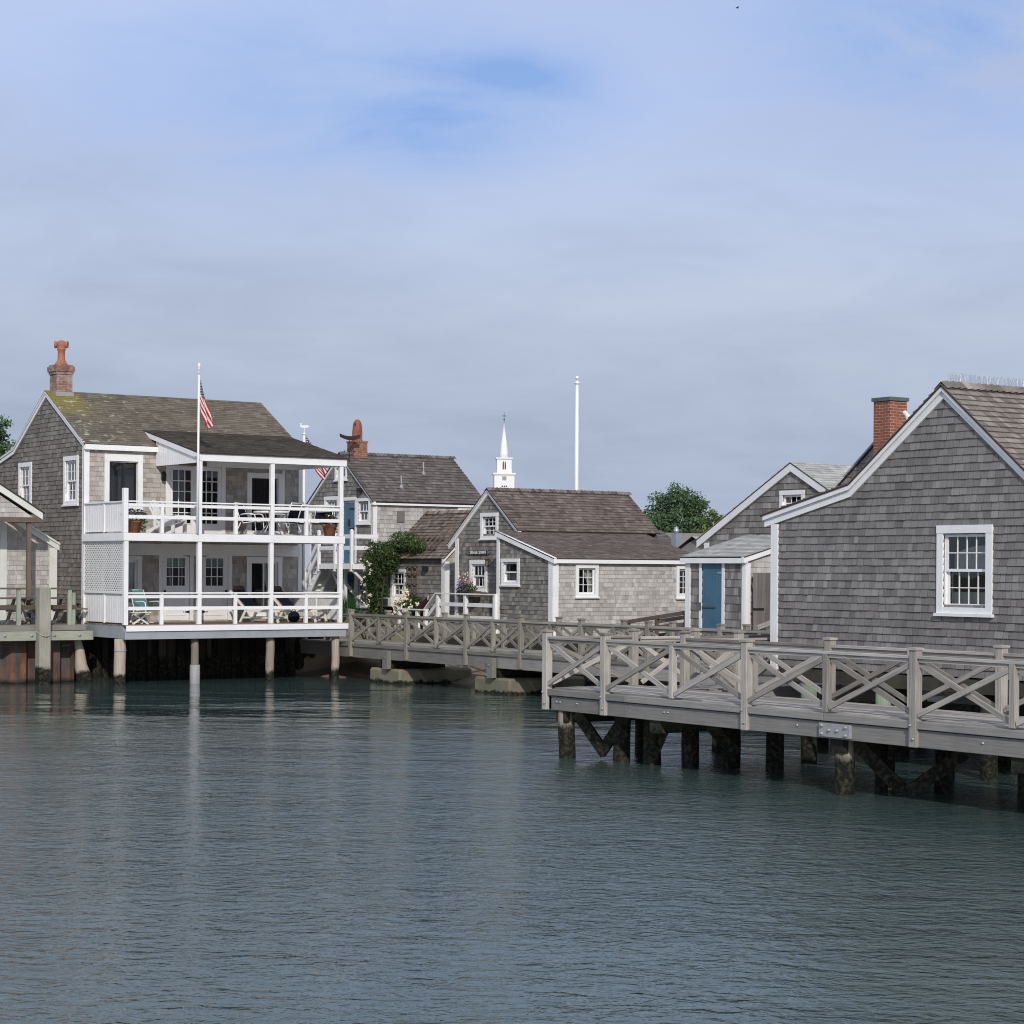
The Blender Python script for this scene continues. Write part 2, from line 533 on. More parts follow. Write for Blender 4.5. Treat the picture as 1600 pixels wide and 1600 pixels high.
def m_wood(name, dark, mid, light, grain=.5, rough=.85, stain=.3, waterline=None, green=0.0):
    t = NT(name); uv = t.uv; pos = t.pos
    base = t.ramp(t.attr(), [(.05, dark), (.5, mid), (.95, light)])
    g = t.noise(uv, 1.0, 5, .65, vs=(45, 1.6, 1), dist=.3)
    base = t.mix(grain, base, t.ramp(g, [(.28, .45), (.5, 1.0), (.75, 1.4)]), 'MULTIPLY')
    st = t.noise(pos, 1.7, 5, .6)
    base = t.mix(stain, base, t.ramp(st, [(.32, .6), (.5, 1.0), (.7, 1.25)]), 'MULTIPLY')
    if green:
        gr = t.noise(pos, 1.3, 5, .65, loc=(9, 2, 4))
        base = t.mix(t.math('MULTIPLY', t.ramp(gr, [(.42, 0.0), (.62, 1.0)]), green), base, (.15, .18, .11))
    if waterline is not None:
        sp = t.n('ShaderNodeSeparateXYZ'); t.l(pos, sp.inputs[0])
        zz = t.math('ADD', sp.outputs['Z'], t.math('MULTIPLY', t.noise(pos, 3.0, 4, .6), .35))
        f = t.ramp(zz, [(0.36 + waterline * .8, 1.0), (0.43 + waterline * .9, 0.0)])
        base = t.mix(f, base, t.mix(t.ramp(t.noise(pos, 14, 3, .6), [(.45, 0.0), (.7, 1.0)]), (.008, .009, .006), (.05, .046, .032)))
    t.principled(base, rough, t.bump(g, .4, .004), spec=.2)
    return t.m

def m_paint(name, col, rough=.5, dirt=.12, boards=0.0):
    t = NT(name); pos = t.pos
    d = t.noise(pos, 2.2, 6, .65)
    sh = t.attr()
    base = t.mix(dirt, (*col, 1), t.ramp(d, [(.3, .55), (.52, 1.0), (.7, 1.1)]), 'MULTIPLY')
    base = t.mix(.12, base, t.ramp(sh, [(0, .75), (1, 1.1)]), 'MULTIPLY')
    g = t.noise(t.uv, 1.0, 4, .6, vs=(60, 2, 1))
    t.principled(base, rough, t.bump(g, .12, .003), spec=.35)
    return t.m

def m_plain(name, col, rough=.6, metal=0.0, var=.15, spec=.3, scale=9.0):
    t = NT(name)
    d = t.noise(t.pos, scale, 4, .6)
    base = t.mix(var * 2, (*col, 1), t.ramp(d, [(.3, .6), (.5, 1.0), (.7, 1.25)]), 'MULTIPLY')
    base = t.mix(.3, base, t.ramp(t.attr(), [(0, .8), (1, 1.15)]), 'MULTIPLY')
    t.principled(base, rough, None, metal, spec)
    return t.m

def m_leaf(name, dark, mid, light):
    t = NT(name)
    base = t.ramp(t.attr(), [(0, dark), (.5, mid), (1, light)])
    d = t.n('ShaderNodeBsdfDiffuse'); t.val(d.inputs[0], base)
    tr = t.n('ShaderNodeBsdfTranslucent'); t.val(tr.inputs[0], t.mix(1.0, base, (1.0, 1.15, .5, 1), 'MULTIPLY'))
    gl = t.n('ShaderNodeBsdfGlossy'); gl.inputs['Roughness'].default_value = .45; gl.inputs[0].default_value = (.5, .5, .5, 1)
    a = t.n('ShaderNodeMixShader'); a.inputs[0].default_value = .3; t.l(d.outputs[0], a.inputs[1]); t.l(tr.outputs[0], a.inputs[2])
    b = t.n('ShaderNodeMixShader'); b.inputs[0].default_value = .05; t.l(a.outputs[0], b.inputs[1]); t.l(gl.outputs[0], b.inputs[2])
    t.l(b.outputs[0], t.out.inputs[0])
    return t.m

def m_brick(name, c1, c2, mortar, sx=.22, sy=.075, white=0.0):
    t = NT(name); uv = t.uv
    b = t.n('ShaderNodeTexBrick')
    b.inputs['Scale'].default_value = 1.0
    b.inputs['Brick Width'].default_value = sx; b.inputs['Row Height'].default_value = sy
    b.inputs['Mortar Size'].default_value = .007; b.inputs['Mortar Smooth'].default_value = .3
    b.inputs['Color1'].default_value = (*c1, 1); b.inputs['Color2'].default_value = (*c2, 1); b.inputs['Mortar'].default_value = (*mortar, 1)
    t.l(uv, b.inputs['Vector'])
    n = t.noise(t.pos, 6, 5, .65)
    base = t.mix(.5, b.outputs['Color'], t.ramp(n, [(.3, .6), (.5, 1.0), (.7, 1.3)]), 'MULTIPLY')
    if white:
        w = t.noise(t.pos, 3.5, 6, .7, loc=(2, 8, 1))
        base = t.mix(t.math('MULTIPLY', t.ramp(w, [(.45, 0.0), (.62, 1.0)]), white), base, (.42, .4, .37))
    bp = t.bump(t.math('SUBTRACT', 1.0, b.outputs['Fac']), .6, .008)
    t.principled(base, .9, bp, spec=.15)
    return t.m

def m_glass(name, tint=(.8, .85, .85), rough=.01, ior=1.5):
    t = NT(name)
    tr = t.n('ShaderNodeBsdfTransparent'); tr.inputs[0].default_value = (*tint, 1)
    gl = t.n('ShaderNodeBsdfGlossy'); gl.inputs['Roughness'].default_value = rough; gl.inputs[0].default_value = (1, 1, 1, 1)
    nz = t.noise(t.pos, .9, 2, .5)
    t.l(t.bump(nz, .12, .02), gl.inputs['Normal'])
    fr = t.n('ShaderNodeFresnel'); fr.inputs[0].default_value = ior
    f = t.math('MULTIPLY', fr.outputs[0], 1.7, clamp=True)
    mx = t.n('ShaderNodeMixShader'); t.l(f, mx.inputs[0]); t.l(tr.outputs[0], mx.inputs[1]); t.l(gl.outputs[0], mx.inputs[2])
    t.l(mx.outputs[0], t.out.inputs[0])
    return t.m

M = {}
M['sh_side'] = m_shingle('shingle_grey_brown', (.125, .114, .104), (.185, .17, .156), (.262, .243, .225))
M['sh_front'] = m_shingle('shingle_silver_tan', (.27, .245, .22), (.37, .34, .305), (.47, .44, .405), stain=.32)
M['sh_pale'] = m_shingle('shingle_pale', (.305, .288, .272), (.41, .392, .372), (.515, .497, .478), stain=.32)
M['sh_slate'] = m_shingle('shingle_slate_grey', (.148, .14, .134), (.2, .19, .183), (.266, .256, .247), stain=.26, grain=.42)
M['sh_mid'] = m_shingle('shingle_mid_grey', (.13, .124, .115), (.205, .195, .181), (.32, .305, .285))
M['rf_brown'] = m_shingle('roof_red_brown', (.088, .068, .058), (.138, .112, .099), (.2, .168, .152), stain=.35)
M['rf_tan'] = m_shingle('roof_tan_brown', (.1, .08, .062), (.175, .14, .112), (.275, .23, .195), stain=.4)
M['rf_grey'] = m_shingle('roof_grey_brown', (.085, .074, .068), (.125, .11, .101), (.175, .157, .145), stain=.3)
M['rf_cedar'] = m_shingle('roof_cedar_grey', (.15, .13, .11), (.22, .195, .17), (.33, .3, .27), stain=.3)
M['rf_pale'] = m_shingle('roof_pale_grey', (.3, .3, .28), (.38, .38, .36), (.48, .48, .46), stain=.25)
M['rf_edge'] = m_plain('roof_butt_dark', (.05, .035, .03), .9)
M['white'] = m_paint('white_paint', (.78, .78, .78), dirt=.18)
M['white_old'] = m_paint('white_paint_weathered', (.7, .7, .7), dirt=.35)
M['cream'] = m_paint('cream_paint', (.74, .7, .6))
M['sage'] = m_paint('pale_trim_paint', (.64, .655, .62), dirt=.25)
M['blue'] = m_paint('blue_paint', (.06, .145, .22), .45, .35)
M['blue_dark'] = m_paint('navy_blue_paint', (.032, .08, .14), .45, .3)
M['greyblue'] = m_paint('greyblue_paint', (.3, .33, .36), .6, .35)
M['deck'] = m_wood('deck_boards', (.17, .13, .1), (.23, .18, .14), (.3, .24, .19))
M['rail'] = m_wood('weathered_rail', (.205, .19, .17), (.312, .293, .264), (.43, .408, .372), grain=.8)
M['raild'] = m_wood('weathered_beam', (.18, .172, .16), (.25, .238, .222), (.32, .305, .285), grain=.5)
M['bridge'] = m_wood('weathered_bridge', (.165, .155, .13), (.225, .21, .178), (.3, .28, .24), grain=.5)
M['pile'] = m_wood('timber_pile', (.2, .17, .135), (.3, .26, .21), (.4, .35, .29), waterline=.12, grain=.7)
M['piled'] = m_wood('shade_dark_pile', (.02, .018, .015), (.034, .03, .025), (.055, .048, .04), waterline=.55, green=.2)  # near-black colour carries the shade under decks and floors
M['pilew'] = m_wood('tide_stained_pile', (.2, .175, .145), (.3, .265, .215), (.4, .36, .3), waterline=.42, grain=.75)
M['greywood'] = m_wood('grey_green_treated_beam', (.2, .215, .17), (.26, .275, .22), (.32, .335, .275), grain=.5, stain=.5)
M['pileg'] = m_wood('green_pile', (.17, .22, .16), (.22, .28, .2), (.27, .33, .25), waterline=.5)
M['greenwood'] = m_wood('green_treated_wood', (.19, .24, .18), (.25, .31, .24), (.31, .36, .29), grain=.4)
M['mosswood'] = m_wood('mossy_grey_timber', (.2, .19, .16), (.27, .258, .22), (.34, .325, .28), green=.22, waterline=.3)
M['brown'] = m_wood('brown_timber', (.1, .075, .06), (.13, .1, .082), (.17, .135, .11))
M['bulk'] = m_wood('shade_dark_bulkhead', (.01, .009, .008), (.026, .024, .021), (.075, .068, .06), waterline=.5, grain=.8)  # planks coloured near black for the shade they stand in
M['teak'] = m_wood('grey_board', (.12, .11, .1), (.16, .148, .138), (.21, .195, .18))
M['brick_old'] = m_brick('old_brick', (.26, .13, .095), (.2, .1, .075), (.3, .27, .24), white=.55)
M['brick_red'] = m_brick('red_brick', (.29, .1, .06), (.22, .072, .043), (.4, .31, .26), .21, .073)
M['brick_b'] = m_brick('brown_brick', (.27, .12, .08), (.2, .085, .06), (.34, .28, .23))
M['terra'] = m_plain('terracotta', (.38, .16, .095), .85, var=.35, scale=5)
M['terra_d'] = m_plain('terracotta_dark', (.25, .09, .06), .85, var=.35, scale=5)
M['lead'] = m_plain('lead_flashing', (.3, .3, .31), .6)
M['slate'] = m_plain('slate_cap', (.1, .125, .12), .8, var=.3)
M['glass'] = m_glass('window_glass')
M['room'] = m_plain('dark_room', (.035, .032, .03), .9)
M['curtain'] = m_plain('curtain_cloth', (.55, .53, .48), .9, var=.05)
M['blind'] = m_plain('grey_blind', (.33, .36, .37), .9, var=.05)
M['black'] = m_plain('black_iron', (.015, .015, .017), .5)
M['navy'] = m_plain('navy_cloth', (.008, .01, .022), .9, var=.08, spec=.08)
M['teal'] = m_plain('teal_cloth', (.09, .22, .24), .8, var=.08)
M['maroon'] = m_plain('maroon_cloth', (.028, .009, .009), .8, var=.2)
M['brass'] = m_plain('old_brass', (.13, .1, .06), .5, .6)
M['steel'] = m_plain('galvanised_steel', (.42, .45, .48), .45, .7, var=.2)
M['alu'] = m_plain('white_aluminium', (.78, .78, .77), .35)
M['concrete'] = m_wood('wet_concrete', (.15, .138, .1), (.19, .175, .13), (.23, .215, .165), grain=.4, stain=.7, waterline=-.17, green=.3)
M['signblue'] = m_plain('dark_sign_paint', (.03, .042, .052), .5)
M['signtip'] = m_plain('grey_sign_paint', (.13, .16, .18), .5)
M['gold'] = m_plain('gold_leaf', (.5, .33, .12), .4)
M['letters'] = m_plain('white_letters', (.85, .85, .82), .5, var=.02)
M['leaf_d'] = m_leaf('tree_leaf', (.04, .08, .035), (.1, .17, .08), (.2, .29, .15))
M['leaf_y'] = m_leaf('yellow_green_leaf', (.055, .085, .02), (.11, .15, .04), (.17, .21, .075))
M['leaf_r'] = m_leaf('rose_leaf', (.025, .05, .014), (.055, .1, .028), (.11, .165, .06))
M['reed'] = m_leaf('reed_blade', (.02, .06, .02), (.035, .1, .03), (.07, .15, .05))
M['bark'] = m_wood('bark', (.05, .04, .032), (.08, .066, .054), (.11, .095, .08))
M['pet_w'] = m_plain('cream_petal', (.75, .68, .52), .8, var=.05)
M['pet_p'] = m_plain('purple_petal', (.16, .1, .24), .8, var=.1)
M['pet_k'] = m_plain('dusty_pink_petal', (.34, .17, .2), .8, var=.1)
M['soil'] = m_plain('soil', (.05, .038, .028), .95)
M['plastic'] = m_plain('off_white_plastic', (.62, .62, .6), .5)
M['dgrey'] = m_plain('dark_grille', (.06, .065, .07), .5)
M['yellow'] = m_plain('yellow_hose', (.6, .5, .05), .5)
M['gull_w'] = m_plain('gull_white', (.75, .75, .73), .8)
M['gull_g'] = m_plain('gull_grey', (.28, .3, .33), .8)

def m_lhroof():
    t = NT('lichened_roof'); uv = t.uv; pos = t.pos
    base = t.ramp(t.attr(), [(.1, (.1, .086, .066)), (.5, (.14, .12, .093)), (.9, (.185, .162, .13))])
    st = t.noise(pos, 1.0, 5, .6, vs=(.8, .8, 2))
    base = t.mix(.5, base, t.ramp(st, [(.3, .7), (.5, 1.0), (.7, 1.2)]), 'MULTIPLY')
    sp = t.n('ShaderNodeSeparateXYZ'); t.l(pos, sp.inputs[0])
    # lichen spreads from the gable end: a yellow-green bloom by the chimney, pale crusts lower down
    n1 = t.noise(pos, 2.2, 6, .7); n2 = t.noise(pos, 3.6, 3, .6, vs=(1, 1.2, 2.2), loc=(4, 1, 7))
    nearx = t.ramp(t.math('ADD', t.math('SUBTRACT', sp.outputs['X'], 23.3), t.math('MULTIPLY', t.math('SUBTRACT', n1, .5), 2.2)), [(.0, 1.0), (1.0, 0.0)])
    x1 = t.math('DIVIDE', t.math('ADD', t.math('SUBTRACT', sp.outputs['X'], 23.3), t.math('MULTIPLY', t.math('SUBTRACT', n1, .5), 2.0)), 1.25)
    f1 = t.ramp(x1, [(.55, 1.0), (1.0, 0.0)])
    hi = t.ramp(t.math('SUBTRACT', sp.outputs['Z'], 7.2), [(.45, 0.0), (1.05, 1.0)])
    base = t.mix(t.math('MULTIPLY', t.math('MULTIPLY', f1, hi), .75), base, (.25, .2, .04))
    lo = t.math('MULTIPLY', f1, .14)
    base = t.mix(lo, base, (.14, .15, .1))
    x2 = t.math('DIVIDE', t.math('SUBTRACT', sp.outputs['X'], 23.3), 3.2)
    dens = t.ramp(x2, [(.0, 0.09), (.22, .1), (.42, .06), (.62, .02), (.75, 0.0)])
    crust = t.math('MULTIPLY', t.math('GREATER_THAN', t.math('ADD', t.math('ADD', n2, dens), t.math('MULTIPLY', t.math('SUBTRACT', t.noise(pos, 14, 3, .6), .5), .2)), .695), t.ramp(t.attr(), [(.3, .4), (.6, 1.0)]))
    base = t.mix(t.math('MULTIPLY', crust, .85), base, (.36, .38, .27))
    t.principled(base, .95, t.bump(t.noise(pos, 40, 3, .6), .3, .004), spec=.1)
    return t.m
M['rf_lichen'] = m_lhroof()
M['rf_dark'] = m_shingle('porch_roof_dark', (.045, .038, .03), (.075, .064, .05), (.12, .105, .085), stain=.7, grain=.3)

def m_rust():
    t = NT('rusty_sheet_steel'); pos = t.pos
    n = t.noise(pos, 1.0, 6, .7, vs=(5, 5, .8)); n2 = t.noise(pos, 2.0, 5, .6)
    base = t.ramp(n, [(.3, (.055, .055, .058)), (.45, (.1, .085, .08)), (.56, (.16, .085, .06)), (.68, (.27, .13, .07)), (.8, (.34, .2, .12))])
    base = t.mix(.5, base, t.ramp(n2, [(.35, (.3, .3, .32)), (.6, (1, 1, 1))]), 'MULTIPLY')
    sp = t.n('ShaderNodeSeparateXYZ'); t.l(pos, sp.inputs[0])
    wet = t.ramp(t.math('ADD', sp.outputs['Z'], t.math('MULTIPLY', n2, .2)), [(.12, 1.0), (.26, 0.0)])
    base = t.mix(wet, base, (.012, .012, .01))
    t.principled(base, .85, t.bump(n, .4, .01), spec=.2)
    return t.m
M['rust'] = m_rust()

def m_flag():
    t = NT('striped_flag_cloth'); uv = t.uv
    sp = t.n('ShaderNodeSeparateXYZ'); t.l(uv, sp.inputs[0])
    u, v = sp.outputs['X'], sp.outputs['Y']
    stripe = t.math('LESS_THAN', t.math('FRACT', t.math('MULTIPLY', v, 6.5)), .5)
    base = t.mix(stripe, (.72, .7, .68), (.42, .03, .045))
    canton = t.math('MULTIPLY', t.math('LESS_THAN', u, .4), t.math('GREATER_THAN', v, 6 / 13))
    su = t.math('SUBTRACT', t.math('FRACT', t.math('MULTIPLY', u, 15.0)), .5)
    sv = t.math('SUBTRACT', t.math('FRACT', t.math('MULTIPLY', t.math('SUBTRACT', v, 6 / 13), 9.3)), .5)
    star = t.math('LESS_THAN', t.math('ADD', t.math('MULTIPLY', su, su), t.math('MULTIPLY', sv, sv)), .07)
    base = t.mix(canton, base, t.mix(star, (.02, .022, .07), (.7, .7, .7)))
    t.principled(base, .8, spec=.1)
    return t.m
M['flag'] = m_flag()

def m_lattice():
    t = NT('lattice_paint')
    t.principled((.72, .73, .72, 1), .6)
    return t.m
M['lattice'] = m_lattice()

def m_water():
    t = NT('harbour_water'); pos = t.pos
    sp = t.n('ShaderNodeSeparateXYZ'); t.l(pos, sp.inputs[0])
    # ripples, long crests lying across the view
    rot = t.n('ShaderNodeMapping'); rot.inputs['Rotation'].default_value = (0, 0, math.atan2(2200, 3200) + .12)
    t.l(pos, rot.inputs['Vector'])
    w = rot.outputs[0]
    swell = t.noise(w, 1.0, 2, .5, vs=(.12, .42, 1), loc=(1, 4, 0))
    big = t.noise(w, 1.0, 3, .55, vs=(1.0, 1.35, 1), dist=.5)
    mid = t.noise(w, 1.0, 3, .55, vs=(3.6, 4.8, 1), dist=.7)
    fine = t.noise(w, 1.0, 3, .6, vs=(10.0, 13.0, 1), loc=(3, 3, 0), dist=.4)
    patch = t.noise(w, 1.0, 4, .55, vs=(.06, .16, 1), loc=(2.5, 1.2, 0))
    d = t.n('ShaderNodeVectorMath', operation='DOT_PRODUCT'); t.l(pos, d.inputs[0]); d.inputs[1].default_value = fw
    # open water is rippled, the lee of the piles is nearly calm, with cat's-paws between
    dn = t.math('DIVIDE', t.math('ADD', d.outputs['Value'], t.math('MULTIPLY', t.math('SUBTRACT', patch, .5), 30.0)), 60.0)
    calm = t.ramp(dn, [(.3, 1.0), (.5, 1.0), (.62, .8), (.72, .3), (.82, .1)])
    calm_b = t.ramp(dn, [(.3, .7), (.6, .8), (.74, 1.0), (.82, .55), (.9, .16)])
    gust = t.ramp(patch, [(.36, .6), (.5, .85), (.64, 1.1)])
    h1 = t.math('ADD', t.math('MULTIPLY', mid, .05), t.math('MULTIPLY', fine, .015))
    h1 = t.math('MULTIPLY', t.math('MULTIPLY', h1, calm), gust)
    h2 = t.math('ADD', t.math('MULTIPLY', big, .06), t.math('MULTIPLY', swell, .09))
    h = t.math('ADD', h1, t.math('MULTIPLY', h2, calm_b))
    bp = t.n('ShaderNodeBump'); bp.inputs['Strength'].default_value = 1.0; bp.inputs['Distance'].default_value = 1.0
    t.l(h, bp.inputs['Height'])
    body = t.n('ShaderNodeBsdfDiffuse'); body.inputs[0].default_value = (.05, .08, .074, 1)
    gl = t.n('ShaderNodeBsdfGlossy'); gl.inputs['Roughness'].default_value = .03; gl.inputs[0].default_value = (1, 1, 1, 1)
    t.l(bp.outputs[0], gl.inputs['Normal'])
    fr = t.n('ShaderNodeFresnel'); fr.inputs[0].default_value = 1.34; t.l(bp.outputs[0], fr.inputs['Normal'])
    mx = t.n('ShaderNodeMixShader'); t.l(fr.outputs[0], mx.inputs[0]); t.l(body.outputs[0], mx.inputs[1]); t.l(gl.outputs[0], mx.inputs[2])
    t.l(mx.outputs[0], t.out.inputs[0])
    return t.m
M['water'] = m_water()

def m_ground():
    t = NT('gravel_ground'); pos = t.pos
    a = t.noise(pos, .25, 6, .6); b = t.noise(pos, 12, 4, .6)
    base = t.ramp(a, [(.35, (.2, .18, .14)), (.5, (.17, .16, .12)), (.65, (.09, .11, .05))])
    base = t.mix(.6, base, t.ramp(b, [(.3, .6), (.7, 1.3)]), 'MULTIPLY')
    t.principled(base, .95, t.bump(b, .4, .02), spec=.1)
    return t.m
M['ground'] = m_ground()
M['mud'] = m_wood('wet_sand', (.15, .12, .085), (.19, .155, .11), (.22, .18, .13), grain=.1, stain=.5)

# ------------------------------------------------------------------ the setting
def sheet(name, pts, z, mat, skirt=None):
    mb = MB()
    mb.face([(x, y, z) for x, y in pts], [(x, y) for x, y in pts], 0, .5)
    if skirt is not None:
        for i in range(len(pts)):
            a, b = pts[i - 1], pts[i]
            mb.face([(a[0], a[1], skirt), (b[0], b[1], skirt), (b[0], b[1], z), (a[0], a[1], z)], None, 0, .5)
    return structure(mb.build(name, mat))
sheet('water', [(-2500, -800), (2500, -800), (2500, 3500), (-2500, 3500)], 0.0, M['water'])
sheet('ground', [(-900, 56.6), (31.2, 56.6), (33.9, 54.6), (33.9, -200), (1500, -200), (1500, 2600), (-900, 2600)], 1.32, M['ground'], skirt=-1.0)
mb = MB(3)
mbp = [(31.0, 56.5, .75), (33.8, 54.6, .8), (33.8, 47.0, .5), (32.6, 46.6, -.2), (31.6, 49.5, -.2), (30.2, 53.0, -.2), (29.4, 56.5, -.2)]
mb.face(mbp, [(p[0], p[1]) for p in mbp], 0, .5)
structure(mb.build('mud_bank', M['mud']))

# ------------------------------------------------------------------ windows and doors
def window(parent, pl, u0, v0, u1, v1, tw=.11, nx=3, ny=2, style='hung', curtain='sides', mat='white', sill=True, depth=.55, seed=1, sashmat=None, head=None):
    """u0..v1 is the outside of the casing; returns the opening to leave in the wall"""
    m = M[mat]; sm = M[sashmat or mat]
    head = tw if head is None else head
    a0, b0, a1, b1 = u0 + tw, v0 + tw * .75, u1 - tw, v1 - head
    t = MB(seed)
    t.board(pl, u0, v0, a0, b1, -.02, .05); t.board(pl, a1, v0, u1, b1, -.02, .05)
    t.board(pl, u0 - .004, b1, u1 + .004, v1, -.02, .056)
    t.board(pl, a0, v0, a1, b0, -.02, .046)
    if sill: t.board(pl, u0 - .03, v0 - .05, u1 + .03, v0, -.02, .085)
    # jamb lining
    t.board(pl, a0 - .012, b0, a0 + .012, b1, -.12, -.02); t.board(pl, a1 - .012, b0, a1 + .012, b1, -.12, -.02)
    t.board(pl, a0, b1 - .012, a1, b1 + .012, -.12, -.02); t.board(pl, a0, b0 - .012, a1, b0 + .012, -.12, -.02)
    w = t.build('window', m, parent)
    s = MB(seed + 1); g = MB(seed + 2)
    c0, d0, c1, d1 = a0 + .012, b0 + .012, a1 - .012, b1 - .012
    fr = min(.045, (c1 - c0) * .065)
    def sash(x0, y0, x1, y1, n, nx, ny):
        s.board(pl, x0, y0, x0 + fr, y1, n - .02, n + .02); s.board(pl, x1 - fr, y0, x1, y1, n - .02, n + .02)
        s.board(pl, x0 + fr, y0, x1 - fr, y0 + fr, n - .02, n + .02); s.board(pl, x0 + fr, y1 - fr, x1 - fr, y1, n - .02, n + .02)
        for i in range(1, nx):
            x = x0 + fr + (x1 - x0 - 2 * fr) * i / nx
            s.board(pl, x - .008, y0 + fr, x + .008, y1 - fr, n - .012, n + .014)
        for j in range(1, ny):
            y = y0 + fr + (y1 - y0 - 2 * fr) * j / ny
            s.board(pl, x0 + fr, y - .008, x1 - fr, y + .008, n - .012, n + .012)
        g.pane(pl, x0 + fr, y0 + fr, x1 - fr, y1 - fr, n)
    if style == 'hung':
        ym = (d0 + d1) / 2
        sash(c0, ym - fr / 2, c1, d1, -.035, nx, ny); sash(c0, d0, c1, ym + fr / 2, -.078, nx, ny)
    elif style == 'single':
        sash(c0, d0, c1, d1, -.05, nx, ny)
    elif style == 'slide':
        xm = (c0 + c1) / 2
        sash(c0, d0, xm + fr / 2, d1, -.04, nx, ny); sash(xm - fr / 2, d0, c1, d1, -.082, nx, ny)
    s.build('sash', sm, w); g.build('pane', M['glass'], w)
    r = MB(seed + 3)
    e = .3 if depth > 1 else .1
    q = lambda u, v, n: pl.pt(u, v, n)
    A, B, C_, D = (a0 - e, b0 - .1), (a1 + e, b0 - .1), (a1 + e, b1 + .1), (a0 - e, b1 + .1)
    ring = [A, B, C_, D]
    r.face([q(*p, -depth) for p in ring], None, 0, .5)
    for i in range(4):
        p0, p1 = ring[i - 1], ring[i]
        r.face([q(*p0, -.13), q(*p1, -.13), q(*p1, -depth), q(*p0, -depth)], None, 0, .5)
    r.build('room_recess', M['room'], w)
    if curtain:
        c = MB(seed + 4)
        def drape(x0, x1, tie=None, yb=None, yt=None, mi=0):
            n = 18
            yt = d1 - .01 if yt is None else yt; yb = d0 + .01 if yb is None else yb
            cols = []
            for i in range(n + 1):
                f = i / n; col = []
                for j in range(7):
                    gq = j / 6
                    y = yt + (yb - yt) * gq
                    x = x0 + (x1 - x0) * f
                    if tie is not None:
                        k = 1 - .55 * math.sin(min(1, gq * 1.15) * math.pi / 2) ** 2
                        x = tie + (x - tie) * k
                    col.append(q(x, y, -.16 + .018 * math.sin(f * 6.283 * 4.5 + gq) ))
                cols.append(col)
            for i in range(n):
                for j in range(6):
                    c.face([cols[i][j], cols[i + 1][j], cols[i + 1][j + 1], cols[i][j + 1]], None, 0, .5, True)
        W_ = c1 - c0
        if curtain == 'sides': drape(c0, c0 + W_ * .3); drape(c1 - W_ * .3, c1)
        elif curtain == 'lower': drape(c0, c1, None, d0 + .01, d0 + (d1 - d0) * .44); drape(c0, c0 + W_ * .15); drape(c1 - W_ * .15, c1)
        elif curtain == 'right': drape(c0 + W_ * .5, c1 + .02, c1)
        elif curtain == 'left': drape(c0, c0 + W_ * .45, c0)
        elif curtain == 'swag': drape(c0 + W_ * .1, c1, c1)
        elif curtain == 'both': drape(c0, c0 + W_ * .5, c0); drape(c1 - W_ * .5, c1, c1)
        elif curtain == 'full': drape(c0, c1)
        elif curtain == 'roundshade':
            # a light shade with a drooping curved hem hung in the upper sash
            n = 16
            pts = []
            yt = d0 + (d1 - d0) * .8
            for i in range(n + 1):
                f = i / n
                pts.append((c0 + W_ * (.02 + .96 * f), yt + .06 * math.sin(f * 2.2 + .6) - .1 * f * f))
            ym = (d0 + d1) / 2 - .02
            for i in range(n):
                c.face([q(pts[i][0], pts[i][1], -.2), q(pts[i+1][0], pts[i+1][1], -.2), q(pts[i+1][0], ym, -.2), q(pts[i][0], ym, -.2)], None, 0, .45, True)
            drape(c0, c1, None, d0 + .01, d0 + (d1 - d0) * .2)
        c.build('curtain', M['curtain'], w)
    return (a0, b0, a1, b1)

def hinge(mb, pl, u, v, L, n):
    """strap hinge with a T end at u, strap running L"""
    mb.board(pl, u - .02, v - .07, u + .02, v + .07, n, n + .015)
    sg = 1 if L > 0 else -1
    mb.prism(pl, [(u + sg * .02, v - .035), (u + L, v - .012), (u + L, v + .012), (u + sg * .02, v + .035)][::sg], n, n + .012)

def plank_door(parent, pl, u0, v0, u1, v1, mat, n=.02, planks=5, name='door', seed=3):
    d = MB(seed)
    w = (u1 - u0) / planks
    for i in range(planks):
        d.board(pl, u0 + w * i + .003, v0, u0 + w * (i + 1) - .003, v1, n - .04, n + .012)
    d.board(pl, u0, v0, u1, v1, n - .05, n + .004)
    return d.build(name, M[mat], parent)

def casing(mb, pl, u0, v0, u1, v1, tw=.12, head=.14, n1=.05):
    mb.board(pl, u0, v0, u0 + tw, v1 - head, -.02, n1); mb.board(pl, u1 - tw, v0, u1, v1 - head, -.02, n1)
    mb.board(pl, u0 - .005, v1 - head, u1 + .005, v1, -.02, n1 + .006)

